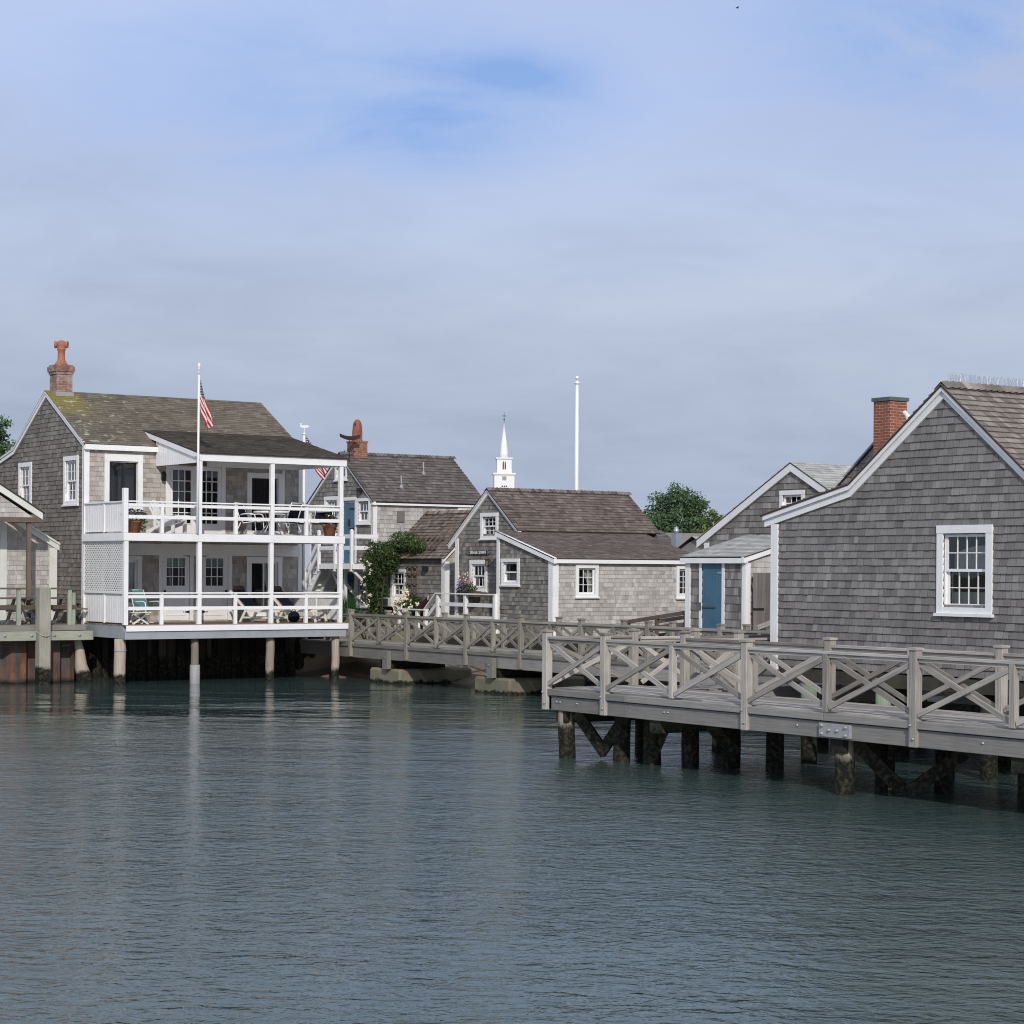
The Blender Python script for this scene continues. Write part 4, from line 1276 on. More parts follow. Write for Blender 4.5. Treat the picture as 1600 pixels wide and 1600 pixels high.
for k in range(26):
    y = AY - .1 + k * .15
    r.face([(38.42, y, 5.33), (38.42, y + .17, 5.35), (38.3, y + .17, 5.24), (38.3, y, 5.22)], None, 0, r.r.random())
    r.face([(38.42, y, 5.33), (38.42, y + .17, 5.35), (38.54, y + .17, 5.24), (38.54, y, 5.22)], None, 0, r.r.random())
r.build('roof', [M['rf_tan'], M['rf_edge']], H3)
c = MB(406); c.box((AX - .16, 58.55, 3.25), (AX - .02, 58.75, 3.38)); c.build('wall_lamp', M['black'], H3)
# wall trellis, roof trellis, air conditioner
t = thing('trellis', 'weathered wooden trellis fixed to the annex wall beside its window', 'trellis', (AX - .06, 59.16, 2.4))
c = MB(407)
for y in (59.2, 59.5, 59.82): c.box((AX - .09, y - .025, 2.2), (AX - .05, y + .025, 3.42))
for z in (2.5, 2.82, 3.14, 3.4): c.box((AX - .12, 59.12, z - .025), (AX - .09, 59.9, z + .025))
c.build('slats', M['brown'], t)
t = thing('trellis', 'ladder like wooden trellis lying on the tan annex roof', 'trellis', (AX, 59.9, 3.7))
c = MB(408)
def rz(x): return 3.64 + (x - AX + .16) * (1.63 / 1.73)
for x in (36.95, 37.3):
    c.beam((x, 58.3, rz(x) + .1), (x, 61.2, rz(x) + .1), .035, .035)
for k in range(9):
    y = 58.4 + k * .33
    c.beam((36.85, y, rz(36.85) + .135), (37.4, y, rz(37.4) + .135), .035, .03)
c.build('slats', M['brown'], t)
ac = thing('air_conditioner', 'off white window air conditioner box under the annex window', 'air conditioner', (AX - .05, 60.6, 2.0))
c = MB(409); c.box((AX - .35, 60.42, 2.0), (AX - .0, 61.0, 2.3)); c.build('casing', M['plastic'], ac, bevel=.012)
c = MB(410)
for k in range(9): c.box((AX - .36, 60.64, 2.03 + k * .028), (AX - .345, 60.97, 2.046 + k * .028))
c.box((AX - .351, 60.64, 2.03), (AX - .349, 60.97, 2.28)); c.build('grille', M['dgrey'], ac)

# ================================================================== cottage with the lean-to
CX = 36.3
H4 = thing('shingled_cottage', 'small grey shingled cottage with brown roof, long low side wing and a name sign', 'cottage', (CX, 52.3, 1.3))
gp, lp_, fp = PX(CX), PX(35.5), PY(49.46)
og, ol, of = [], [], []
og.append(window(H4, gp, 53.55, 4.28, 54.55, 5.1, .12, 3, 2, curtain='lower', seed=501))
og.append(window(H4, gp, 54.16, 2.62, 55.15, 3.6, .13, 3, 1, curtain='both', seed=511))
ol.append(window(H4, lp_, 51.2, 2.83, 52.18, 3.64, .11, 1, 1, curtain='lower', seed=521))
of.append(window(H4, fp, 36.3, 2.5, 37.14, 3.47, .11, 3, 3, 'single', 'right', seed=531, depth=.9))
of.append(window(H4, fp, 40.17, 2.46, 41.0, 3.46, .11, 3, 4, 'single', None, seed=541))
CP = [(52.3, 1.3), (56.0, 1.3), (56.0, 4.32), (54.09, 5.74), (52.3, 4.42)]
w = MB(502); w.backing(gp, CP, og, -.01, 0); w.shingles(gp, CP, .13, (.09, .2), .018, og, 0, seed=51)
w.backing(PX(CX + 5.4), CP, [], 0, 0); w.face([(CX, 56, 1.3), (CX + 5.4, 56, 1.3), (CX + 5.4, 56, 4.32), (CX, 56, 4.32)], None, 0, .5)
LP = [(49.46, 1.3), (52.4, 1.3), (52.4, 4.38), (49.46, 3.63)]
w.build('wall', M['sh_mid'], H4)
w = MB(503); w.backing(lp_, LP, ol, -.01, 0); w.shingles(lp_, LP, .13, (.09, .2), .018, ol, 0, seed=52)
w.face([(35.5, 52.4, 1.3), (36.3, 52.4, 1.3), (36.3, 52.4, 4.38), (35.5, 52.4, 4.38)], None, 0, .5); w.backing(PX(41.15), LP, [], 0, 0)
w.build('wall', M['sh_mid'], H4)
FP4 = [(35.5, 1.3), (41.15, 1.3), (41.15, 3.66), (35.5, 3.66)]
w = MB(504); w.backing(fp, FP4, of, -.01, 0); w.shingles(fp, FP4, .125, (.09, .22), .016, of, 0, seed=53)
w.build('wall', M['sh_pale'], H4)
t = MB(505)
t.board(lp_, 49.44, 1.3, 49.66, 3.6, 0, .045); t.board(fp, 35.46, 1.3, 35.66, 3.56, 0, .045); t.board(lp_, 52.28, 1.3, 52.42, 4.3, 0, .045)
t.board(gp, 55.84, 1.3, 56.02, 4.3, 0, .045)
t.board(fp, 35.42, 3.5, 41.2, 3.635, 0, .15)
t.rake(lp_, (49.3, 3.66), (52.45, 4.51), .17, 0, .1)
t.rake(gp, (56.38, 4.13), (54.09, 5.86), .18, 0, .07); t.rake(gp, (52.3, 4.49), (54.09, 5.86), .18, 0, .07)
t.rake(gp, (56.4, 4.13), (54.09, 5.865), .07, .05, .115); t.rake(gp, (52.3, 4.5), (54.09, 5.865), .07, .05, .115)
t.build('trim', M['white'], H4)
r = MB(506)
slope(r, None, (1, 0, 0), (CX - .12, 52.3, 4.5), (CX - .12, 54.09, 5.86), 5.65, .14, (.1, .26), 331, th=.022)
slope(r, None, (1, 0, 0), (CX - .12, 56.4, 4.12), (CX - .12, 54.09, 5.86), 5.65, .3, (.3, .5), 332)
ridge_caps(r, CX - .12, CX + 5.5, 54.09, 5.88, .14, 6)
r.build('roof', [M['rf_brown'], M['rf_edge']], H4)
r = MB(507)
slope(r, None, (1, 0, 0), (35.4, 49.3, 3.64), (35.4, 52.44, 4.5), 5.85, .11, (.1, .3), 333, th=.011)
r.build('lean_to_roof', [M['rf_brown'], M['rf_edge']], H4)
c = MB(508)
lc = gp.pt(53.98, 3.55, .16)
c.beam(gp.pt(53.98, 3.55, 0), lc + Vector((0, 0, .12)), .03, .03); c.lathe(lc - Vector((0, 0, .14)), [(.02, -.02), (.075, 0), (.075, .03), (.05, .05), (.06, .16), (.05, .2), (.07, .21), (.03, .27), (0, .28)], 10)
c.build('wall_lantern', M['brass'], H4)
d = plank_door(H4, gp, 52.5, 1.75, 53.4, 3.75, 'blue_dark', .02, 5)
# quarterboard
s_ = thing('name_sign', 'dark pointed name board reading ZENAS COFFIN on the cottage gable', 'sign', gp.pt(54.66, 3.84, .03))
c = MB(509); c.board(gp, 54.13, 3.77, 55.2, 3.905, .02, .05); c.build('board', M['signblue'], s_)
c = MB(510)
for u, sg in ((55.2, 1), (54.13, -1)):
    c.prism(gp, [(u, 3.775), (u + sg * .1, 3.79), (u + sg * .2, 3.838), (u + sg * .1, 3.885), (u, 3.9)][::sg], .02, .048)
c.build('board_end', M['signtip'], s_)
tc = bpy.data.curves.new('sign_text', 'FONT'); tc.body = 'ZENAS COFFIN'; tc.size = .13; tc.align_x = 'CENTER'; tc.align_y = 'CENTER'; tc.extrude = .003; tc.offset = .001; tc.space_character = 1.05
to = bpy.data.objects.new('sign_text', tc)
tmp = to.to_mesh() if False else None
COL.objects.link(to)
bpy.context.view_layer.update()
me = bpy.data.meshes.new_from_object(to.evaluated_get(bpy.context.evaluated_depsgraph_get()))
bpy.data.objects.remove(to)
me.materials.clear(); me.materials.append(M['letters'])
lo = bpy.data.objects.new('lettering', me); COL.objects.link(lo); lo.parent = s_
wv = gp.pt(54.665, 3.836, .056) - ROOT[s_.name]
# text reads left to right along -Y, upright
lo.matrix_local = Matrix(((0, 0, -1, wv.x), (-1, 0, 0, wv.y), (0, 1, 0, wv.z), (0, 0, 0, 1)))
ROOT[lo.name] = ROOT[s_.name]
# window box
fb = thing('flower_box', 'planter of purple and cream flowers under the cottage gable window', 'planter', (CX - .3, 54.9, 2.5))
c = MB(512); c.box((CX - .4, 54.35, 2.42), (CX - .12, 55.35, 2.6)); c.build('box', M['brown'], fb)
def tuft(parent, name, ctr, rad, n, size, mat, seed, flat=None, shell=.3, loc=None):
    c = MB(seed); rr = c.r
    for k in range(n):
        while True:
            p = Vector((rr.uniform(-1, 1), rr.uniform(-1, 1), rr.uniform(-1, 1)))
            if shell <= p.length <= 1: break
        q = Vector((ctr[0] + p.x * rad[0], ctr[1] + p.y * rad[1], ctr[2] + p.z * rad[2]))
        c.leaf(q, size, 0, min(1, max(0, .5 + .3 * p.z + rr.gauss(0, .2))))
    return c.build(name, mat, parent)
tuft(fb, 'foliage', (CX - .3, 54.9, 2.62), (.25, .5, .26), 420, .09, M['leaf_r'], 513)
tuft(fb, 'purple_flowers', (CX - .38, 55.05, 2.72), (.2, .34, .2), 200, .07, M['pet_p'], 514)
tuft(fb, 'pink_flowers', (CX - .34, 54.95, 2.88), (.2, .42, .16), 150, .06, M['pet_k'], 515)
tuft(fb, 'cream_flowers', (CX - .3, 54.95, 3.0), (.2, .48, .2), 70, .07, M['pet_w'], 516)

# white steps and rail before the cottage
st = thing('railing', 'white three board railing with a short flight of steps before the name sign', 'railing', (35.4, 54.2, 1.3))
c = MB(520)
for y in (52.42, 54.08, 55.7): c.box((35.36, y - .06, 1.3), (35.48, y + .06, 2.5))
c.box((35.33, 52.36, 2.5), (35.51, 55.8, 2.54))
for z in (2.12, 1.72): c.box((35.4, 52.5, z), (35.44, 55.65, z + .12))
c.beam((35.42, 55.78, 2.52), (35.42, 56.5, 1.96), .17, .04); c.beam((35.42, 55.78, 2.2), (35.42, 56.5, 1.64), .04, .12, side=(1, 0, 0)); c.beam((35.42, 55.7, 1.85), (35.42, 56.5, 1.3), .04, .12, side=(1, 0, 0))
for y in (56.45, 56.95): c.box((35.36, y - .06, 1.3), (35.48, y + .06, 1.95))
c.box((35.33, 56.4, 1.95), (35.51, 58.1, 1.99)); c.box((35.4, 56.9, 1.6), (35.44, 58.1, 1.7)); c.box((35.36, 58.0, 1.3), (35.48, 58.12, 1.95))
c.build('rails', M['white'], st, bevel=.004)
c = MB(521); c.box((35.4, 52.4, 1.5), (36.28, 55.7, 1.56)); c.box((35.38, 52.4, 1.3), (35.42, 55.7, 1.52)); c.build('landing', M['raild'], st)

# ================================================================== shed with the blue door
SX = 33.3
H5 = thing('garden_shed', 'small shingled shed with a steel blue plank door and pale sloping roof', 'shed', (SX, 38.4, 1.3))
gp, fp = PX(SX), PY(38.28)
SP = [(38.28, 1.3), (40.55, 1.3), (40.55, 3.62), (38.28, 3.62)]
dr = (39.15, 1.62, 39.93, 3.5)
w = MB(601); w.backing(gp, SP, [dr], -.01, 0); w.shingles(gp, SP, .2, (.09, .2), .022, [dr], 0, seed=61); w.build('wall', M['sh_mid'], H5)
w = MB(602); SE = [(SX, 1.3), (SX + 1.9, 1.3), (SX + 1.9, 4.12), (SX, 3.62)]
w.backing(fp, SE, [], -.01, 0); w.shingles(fp, SE, .14, (.09, .22), .018, (), 0, seed=62); w.backing(PY(40.55), SE, [], 0, 0)
w.face([(SX + 1.9, 38.28, 1.3), (SX + 1.9, 40.55, 1.3), (SX + 1.9, 40.55, 4.12), (SX + 1.9, 38.28, 4.12)], None, 0, .5)
w.build('wall', M['sh_pale'], H5)
t = MB(603)
t.board(gp, 40.38, 1.3, 40.57, 3.5, 0, .045); t.board(gp, 38.26, 1.3, 38.38, 3.5, 0, .045); t.board(fp, SX - .04, 1.3, SX + .12, 3.5, 0, .045)
t.board(gp, 39.05, 1.62, 39.15, 3.52, 0, .035); t.board(gp, 39.93, 1.62, 40.03, 3.52, 0, .035); t.board(gp, 38.2, 3.49, 40.68, 3.62, 0, .13)
t.rake(fp, (SX - .14, 3.65), (SX + 1.95, 4.21), .15, 0, .09)
t.build('trim', M['white'], H5)
d = plank_door(H5, gp, 39.16, 1.63, 39.92, 3.49, 'blue', -.0, 6)
h = MB(604); hinge(h, gp, 39.13, 3.25, .2, .016); hinge(h, gp, 39.13, 1.85, .2, .016); h.build('hinge', M['steel'], d)
h = MB(605); h.board(gp, 39.4, 2.36, 39.98, 2.4, .014, .03); h.board(gp, 39.95, 2.3, 40.0, 2.5, .014, .05); h.build('latch', M['dgrey'], d)
r = MB(606); slope(r, None, (0, 1, 0), (SX - .14, 38.18, 3.65), (SX + 2.0, 38.18, 4.22), 2.5, .14, (.12, .3), 341, th=.014); r.build('roof', [M['rf_pale'], M['rf_edge']], H5)
g = thing('gate', 'plain grey board gate standing beside the blue door shed', 'gate', (SX + .1, 38.1, 1.3))
c = MB(607); pl = PY(38.12)
for k in range(8): c.board(pl, SX + .1 + k * .13, 1.35, SX + .225 + k * .13, 3.26, 0, .03)
c.board(pl, SX + .1, 1.6, SX + 1.14, 1.72, -.03, 0); c.board(pl, SX + .1, 2.9, SX + 1.14, 3.02, -.03, 0)
c.build('boards', M['teak'], g)
c = MB(608); c.board(pl, SX + .06, 2.34, SX + .42, 2.39, .03, .05); c.build('latch', M['black'], g)

# ================================================================== grey gabled house behind the shed
DX = 37.8
H6 = thing('shingled_house', 'grey gabled house with a small attic window rising behind the blue door shed', 'house', (DX, 41.5, 1.3))
gp = PX(DX)
og = [window(H6, gp, 41.04, 5.02, 42.03, 5.5, .12, 3, 1, 'single', None, seed=701)]
DP = [(37.9, 1.3), (45.2, 1.3), (45.2, 4.2), (41.55, 6.1), (37.9, 4.2)]
w = MB(702); w.backing(gp, DP, og, -.01, 0); w.shingles(gp, DP, .17, (.1, .24), .024, og, 0, seed=71); w.backing(PX(DX + 6), DP, [], 0, 0)
for y in (37.9, 45.2): w.face([(DX, y, 1.3), (DX + 6, y, 1.3), (DX + 6, y, 4.2), (DX, y, 4.2)], None, 0, .5)
w.build('wall', M['sh_mid'], H6)
t = MB(703); t.rake(gp, (45.5, 4.2), (41.55, 6.26), .24, 0, .09); t.rake(gp, (37.6, 4.2), (41.55, 6.26), .24, 0, .09); t.board(gp, 45.02, 1.3, 45.22, 4.1, 0, .045)
t.build('trim', M['white'], H6)
r = MB(704); slope(r, None, (1, 0, 0), (DX - .1, 37.6, 4.2), (DX - .1, 41.55, 6.26), 6.2, .15, (.14, .34), 351, th=.014)
slope(r, None, (1, 0, 0), (DX - .1, 45.5, 4.2), (DX - .1, 41.55, 6.26), 6.2, .3, (.3, .5), 352); r.build('roof', [M['rf_pale'], M['rf_edge']], H6)

# house behind, of which only the roof edge and the chimney show
EX = 35.5
H7 = thing('shingled_house', 'dark roofed house with a tall red brick chimney behind the slate grey gable', 'house', (EX, 34.5, 1.3))
EPp = [(34.4, 1.3), (38.9, 1.3), (38.9, 5.3), (36.7, 6.85), (34.4, 5.2)]
EX = 36.65
gp = PX(EX)
w = MB(711); w.backing(gp, EPp, [], -.01, 0); w.shingles(gp, EPp, .17, (.1, .24), .02, (), 0, seed=73); w.backing(PX(EX + 5), EPp, [], 0, 0)
for y, in ((34.4,), (38.9,)): w.face([(EX, y, 1.3), (EX + 5, y, 1.3), (EX + 5, y, 5.3), (EX, y, 5.3)], None, 0, .5)
w.build('wall', M['sh_mid'], H7)
r = MB(712); slope(r, None, (1, 0, 0), (EX - .06, 39.0, 5.15), (EX - .06, 36.7, 6.92), 5.1, .15, (.14, .3), 361); slope(r, None, (1, 0, 0), (EX - .06, 34.2, 5.0), (EX - .06, 36.7, 6.92), 5.1, .3, (.3, .5), 362)
rf = r.build('roof', [M['rf_grey'], M['rf_edge']], H7)
e_, g_ = Vector((EX + .1, 38.4, 5.62)), Vector((EX + .1, 37.0, 6.7))
sv = (g_ - e_).normalized(); sn = Vector((1, 0, 0)).cross(sv); sn = sn if sn.z > 0 else -sn
spl = Pl(e_, (1, 0, 0), sv, sn)
s = MB(713)
for a, b, c_, d_ in ((0, 0, .06, 1.5), (.9, 0, .96, 1.5), (.06, 0, .9, .06), (.06, 1.44, .9, 1.5)): s.board(spl, a, b, c_, d_, .0, .16)
sk = s.build('skylight', M['lead'], rf); s = MB(714); s.face([spl.pt(.05, .05, .12), spl.pt(.92, .05, .12), spl.pt(.92, 1.46, .12), spl.pt(.05, 1.46, .12)], None, 0, .5); s.build('pane', M['glass'], sk)
c = MB(715); c.box((36.0, 36.07, 1.3), (36.57, 36.64, 7.5)); ch = c.build('chimney', M['brick_red'], H7)
c = MB(716); c.box((35.96, 36.03, 7.5), (36.61, 36.68, 7.59)); c.build('chimney_cap', M['slate'], ch)

# ================================================================== the near slate grey house
RX = 24.6
H8 = thing('shingled_house', 'near slate grey shingled house on green piles with one big white window', 'house', (RX, 24, 1.6))
gp, fp = PX(RX), PY(27.52)
og = [window(H8, gp, 22.35, 2.64, 23.53, 4.06, .13, 4, 2, 'hung', 'roundshade', seed=801, depth=1.2)]
RP = [(18.9, 1.62), (27.52, 1.62), (27.52, 4.18), (25.5, 4.66), (23.4, 6.2), (21.3, 4.5), (18.9, 4.1)]
w = MB(802); w.backing(gp, RP, og, -.01, 0); w.shingles(gp, RP, .128, (.1, .21), .026, og, 0, seed=81, jit=.004, gapw=.006)
w.backing(PX(RX + 5.6), RP, [], 0, 0)
for y, z in ((27.52, 4.18), (18.9, 4.1)): w.face([(RX, y, 1.62), (RX + 5.6, y, 1.62), (RX + 5.6, y, z), (RX, y, z)], None, 0, .5)
w.face([(RX, 18.9, 1.6), (RX + 5.6, 18.9, 1.6), (RX + 5.6, 27.52, 1.6), (RX, 27.52, 1.6)], None, 0, .1)
w.shingles(PY(18.9), [(RX, 1.62), (RX + 5.6, 1.62), (RX + 5.6, 4.1), (RX, 4.1)], .128, (.1, .21), .024, (), 0, seed=82)
w.build('wall', M['sh_slate'], H8)
t = MB(803); t.board(gp, 27.38, 1.55, 27.55, 4.14, 0, .05); t.board(fp, RX - .05, 1.55, RX + .14, 4.1, 0, .05)
EDG = ((27.72, 4.27), (25.53, 4.76), (23.4, 6.3), (21.3, 4.6), (18.7, 4.14))
for p, q in zip(EDG[:-1], EDG[1:]):
    t.rake(gp, (p[0], p[1] + .02), (q[0], q[1] + .02), .2, 0, .055)
    t.rake(gp, (p[0], p[1] + .03), (q[0], q[1] + .03), .09, .055, .1)
t.build('trim', M['white'], H8)
r = MB(804)
slope(r, None, (1, 0, 0), (RX - .115, 21.28, 4.6), (RX - .115, 23.4, 6.34), 5.95, .145, (.09, .2), 371, th=.028)
slope(r, None, (1, 0, 0), (RX - .115, 18.6, 4.13), (RX - .115, 21.3, 4.6), 5.95, .145, (.09, .2), 372, th=.028)
slope(r, None, (1, 0, 0), (RX - .115, 25.53, 4.8), (RX - .115, 23.4, 6.34), 5.95, .145, (.09, .2), 373, th=.028, mi=0)
slope(r, None, (1, 0, 0), (RX - .115, 27.78, 4.3), (RX - .115, 25.53, 4.8), 5.95, .145, (.09, .2), 374, th=.028, mi=0)
ridge_caps(r, RX - .115, RX + 5.7, 23.4, 6.37, .15, 8, half=.15, dz=.115)
rf8 = r.build('roof', [M['rf_cedar'], M['rf_edge']], H8)
s = MB(805)
x = RX + .1
while x < RX + 5.5:
    for a in (-.5, -.2, .15, .45):
        s.beam((x, 23.4, 6.39), (x + s.r.uniform(-.03, .03), 23.4 + a * .16, 6.53 + s.r.uniform(-.02, .02)), .0018, .0018)
    x += .035
s.build('bird_spikes', M['steel'], rf8)
j = MB(806)
j.box((RX + .0, 18.9, 1.36), (RX + .1, 27.5, 1.6)); 
for k in range(12): j.box((RX + .1, 19 + k * .75, 1.4), (RX + 5.5, 19.06 + k * .75, 1.6))
j.box((RX + 2.6, 18.9, 1.15), (RX + 2.85, 27.5, 1.4))
j.build('floor_joists', M['piled'], H8)

# ================================================================== walkways with crossed rails
def cap(mb, c, w, z, h=.035):
    x, y = c
    mb.box((x - w / 2, y - w / 2, z), (x + w / 2, y + w / 2, z + h))
    a = [(x - w / 2, y - w / 2, z + h), (x + w / 2, y - w / 2, z + h), (x + w / 2, y + w / 2, z + h), (x - w / 2, y + w / 2, z + h)]
    for i in range(4): mb.face([a[i - 1], a[i], (x, y, z + h + .012)], None, 0, .5)
def wpost(parent, c, z0, z1, w, mat, seed, capw=None):
    w *= .88
    p = MB(seed); p.box((c[0] - w / 2, c[1] - w / 2, z0), (c[0] + w / 2, c[1] + w / 2, z1), 0, p.r.uniform(.3, .9))
    o = p.build('post', mat, parent, bevel=.008)
    k = MB(seed + 1); cap(k, c, capw or w * 1.26, z1); k.build('post_cap', mat, o)
    b = MB(seed + 2)
    return o
def xbay(parent, a, b, zt, zb, mat, seed, w=.08, th=.036, mid=True, name='rail'):
    """handrail, middle baluster and crossed braces between two post centres"""
    a, b = Vector((*a, 0)), Vector((*b, 0)); d = (b - a).normalized()
    nrm = Vector((-d.y, d.x, 0))
    m = MB(seed)
    m.beam(a + d * .05 + Vector((0, 0, zt)), b - d * .05 + Vector((0, 0, zt)), .1, .045)
    m.beam(a + d * .05 + Vector((0, 0, zt - .05)), b - d * .05 + Vector((0, 0, zt - .05)), .04, .05)
    o = m.build('handrail', mat, parent, bevel=.004)
    c = (a + b) / 2
    spans = [(a, c), (c, b)] if mid else [(a, b)]
    if mid:
        p = MB(seed + 1); p.box((c.x - .05, c.y - .05, zb - .02), (c.x + .05, c.y + .05, zt - .02)); p.build('baluster', mat, parent, bevel=.005)
    for i, (p0, p1) in enumerate(spans):
        q0, q1 = p0 + d * .07, p1 - d * .06
        z0, z1 = zb + .05, zt - .1
        x = MB(seed + 3 + i)
        off = nrm * .024
        x.beam(q0 + Vector((0, 0, z1)) + off, q1 + Vector((0, 0, z0)) + off, th, w, side=nrm)
        mdl = (q0 + q1) / 2; zm = (z0 + z1) / 2
        x.beam(q0 + Vector((0, 0, z0)) - off, q1 + Vector((0, 0, z1)) - off, th, w, side=nrm)
        x.build('cross_brace', mat, parent, bevel=.003)

W1 = thing('walkway', 'grey weathered timber walkway with crossed rails in front of the slate grey house', 'walkway', (22.0, 24.0, .8))
FX, BXk = 21.05, 22.92
fr_y = [29.5, 27.8, 24.16, 20.56, 16.95, 13.3]
re_y = [29.42, 27.95, 24.28, 20.66, 17.0, 13.4]
for i, y in enumerate(fr_y): wpost(W1, (FX, y), .83, 2.2, .155, M['rail'], 900 + i * 5)
for i, y in enumerate(re_y): wpost(W1, (BXk, y), .9, 2.2, .155, M['rail'], 940 + i * 5)
for i in range(len(fr_y) - 1): xbay(W1, (FX, fr_y[i]), (FX, fr_y[i + 1]), 2.1, 1.24, M['rail'], 980 + i * 7, mid=i > 0)
for i in range(1, len(re_y) - 1): xbay(W1, (BXk, re_y[i]), (BXk, re_y[i + 1]), 2.1, 1.24, M['rail'], 1020 + i * 7)
xbay(W1, (FX, 29.5), (BXk, 29.42), 2.1, 1.24, M['rail'], 1060, mid=False)
d = MB(1070)
nb_ = 14
for i in range(nb_):
    x = FX + .09 + (BXk - FX - .1) * i / nb_
    yy = 29.42
    while yy > 13:
        L_ = min(4.2, yy - 12.9); o = d.r.uniform(0, .4) if yy == 29.42 else 0
        d.box((x + .003, yy - L_ + o + .004, 1.185), (x + (BXk - FX - .1) / nb_ - .004, yy, 1.222)); yy -= L_ - o
d.build('deck', M['rail'], W1)
d = MB(1071)
for y0, y1 in ((29.45, 27.2), (27.19, 22.4), (22.39, 17.6), (17.59, 12.9)):
    d.box((FX - .045, y1, 1.09), (FX + .09, y0, 1.2)); d.box((FX - .0, y1, .83), (FX + .08, y0, 1.075)); d.box((BXk - .04, y1, .86), (BXk + .04, y0, 1.2))
d.box((FX - .0, 29.36, .84), (BXk, 29.46, 1.18))
d.box((FX + .9, 12.9, .85), (FX + 1.0, 29.36, 1.17))
d.build('edge_beam', M['raild'], W1, bevel=.006)
b = MB(1072)
for y in fr_y:
    for z in (.95, 1.14):
        b.lathe((FX - .078, y + (.03 if z > 1 else -.03), z), [(.022, 0), (.022, .008), (.011, .009), (.011, .02), (0, .021)], 8, axis=(-1, 0, 0))
for y in (29.2, 29.1, 28.6, 26.2, 26.1, 23.0, 19.3):
    for z in (.98,): b.lathe((FX - .0, y, z), [(.022, 0), (.022, .008), (.011, .009), (.011, .02), (0, .021)], 8, axis=(-1, 0, 0))
b.build('bolt', M['steel'], W1)
b = MB(1073); b.box((FX - .055, 21.83, .86), (FX - .002, 22.47, 1.06))
for y in (21.9, 22.4):
    for z in (.9, 1.02): b.lathe((FX - .055, y, z), [(.03, 0), (.02, .014), (.02, .03), (0, .032)], 8, axis=(-1, 0, 0))
for y in (22.08, 22.25): b.lathe((FX - .055, y, .96), [(.03, 0), (.02, .014), (.02, .03), (0, .032)], 8, axis=(-1, 0, 0))
b.build('splice_plate', M['lead'], W1)
for k_, (p_, q_) in enumerate((((21.3, 28.95, .8), (21.55, 28.45, .1)), ((21.62, 27.95, .8), (21.5, 28.5, .12)), ((21.9, 27.2, .7), (21.75, 27.35, .2)), ((22.1, 26.4, .8), (22.45, 26.0, .25)), ((21.35, 22.1, .8), (21.75, 21.5, .1)), ((22.0, 22.0, .8), (21.6, 21.6, .05)), ((22.3, 20.6, .8), (21.7, 21.3, .1)))):
    br = MB(1074 + k_); br.beam(p_, q_, .06, .2); br.build('pile_brace', M['piled'], W1)
for y in (29.15, 26.5, 22.2, 18.7):
    br = MB(1078); br.box((FX + .05, y - .14, .62), (BXk, y + .14, .83)); br.build('pile_cap', M['piled'], W1)

# connecting walkway to the far bridge
W2 = thing('walkway', 'short timber cross walkway joining the near walkway to the far footbridge', 'walkway', (26.5, 28.4, .8))
k = 0
for y in (27.78, 29.0):
    xs = [24.02, 26.6, 29.2]
    for i, x in enumerate(xs): wpost(W2, (x, y), .95, 2.2, .15, M['rail'], 1100 + k * 5); k += 1
    pts = [BXk] + xs
    for i in range(3): xbay(W2, (pts[i], y if i else (27.95 if y < 28 else 29.3)), (pts[i + 1], y), 2.08, 1.22, M['rail'], 1160 + k * 9 + i * 7, mid=i > 0)
d = MB(1190)
for i in range(9):
    y = 27.8 + i * .135; d.box((BXk, y, 1.18), (30.5, y + .128, 1.215))
d.box((BXk + .05, 27.72, .92), (30.5, 27.79, 1.19)); d.box((BXk + .05, 29.0, .92), (30.5, 29.07, 1.19))
d.build('deck', M['raild'], W2)

# far footbridge
W3 = thing('footbridge', 'long grey timber footbridge with crossed rails over the narrow channel', 'footbridge', (31.4, 44.0, .6))
fy = [55.6, 52.75, 49.6, 46.52, 43.93, 41.27, 38.58, 35.9, 33.2, 30.4]
ry = [56.2, 53.8, 50.6, 47.5, 44.86, 42.0, 40.0, 37.2, 34.2, 30.4]
for i, y in enumerate(fy): wpost(W3, (30.5, y), .7 if i > 0 else 1.1, 2.05, .15, M['bridge'], 1200 + i * 5)
for i, y in enumerate(ry): wpost(W3, (32.4, y), .75, 1.99, .15, M['bridge'], 1260 + i * 5)
for i in range(len(fy) - 1): xbay(W3, (30.5, fy[i]), (30.5, fy[i + 1]), 1.93, 1.14, M['bridge'], 1320 + i * 7)
for i in range(len(ry) - 1): xbay(W3, (32.4, ry[i]), (32.4, ry[i + 1]), 1.87, 1.14, M['bridge'], 1400 + i * 7)
d = MB(1480)
for i in range(13):
    x = 30.58 + i * .137; d.box((x, 28.0, 1.07), (x + .13, 55.9, 1.105))
d.box((30.47, 28.0, 1.0), (30.56, 55.9, 1.085)); d.box((32.36, 28.0, .8), (32.44, 56, 1.09))
d.build('deck', M['bridge'], W3)
d = MB(1481)
for y0, y1 in ((55.9, 51.2), (51.19, 45.0), (44.99, 39.9), (39.89, 34.8), (34.79, 28.0)): d.box((30.51, y1, .68), (30.6, y0, .995))
d.box((31.4, 28, .75), (31.5, 55.9, 1.06))
d.build('edge_beam', M['raild'], W3)
for y in (50.6, 45.2):
    b = MB(1482); b.box((30.36, y - .13, .42), (30.5, y + .13, .95)); b.lathe((30.36, y, .75), [(.03, 0), (.02, .03), (0, .032)], 8, axis=(-1, 0, 0)); b.build('bracket', M['raild'], W3)
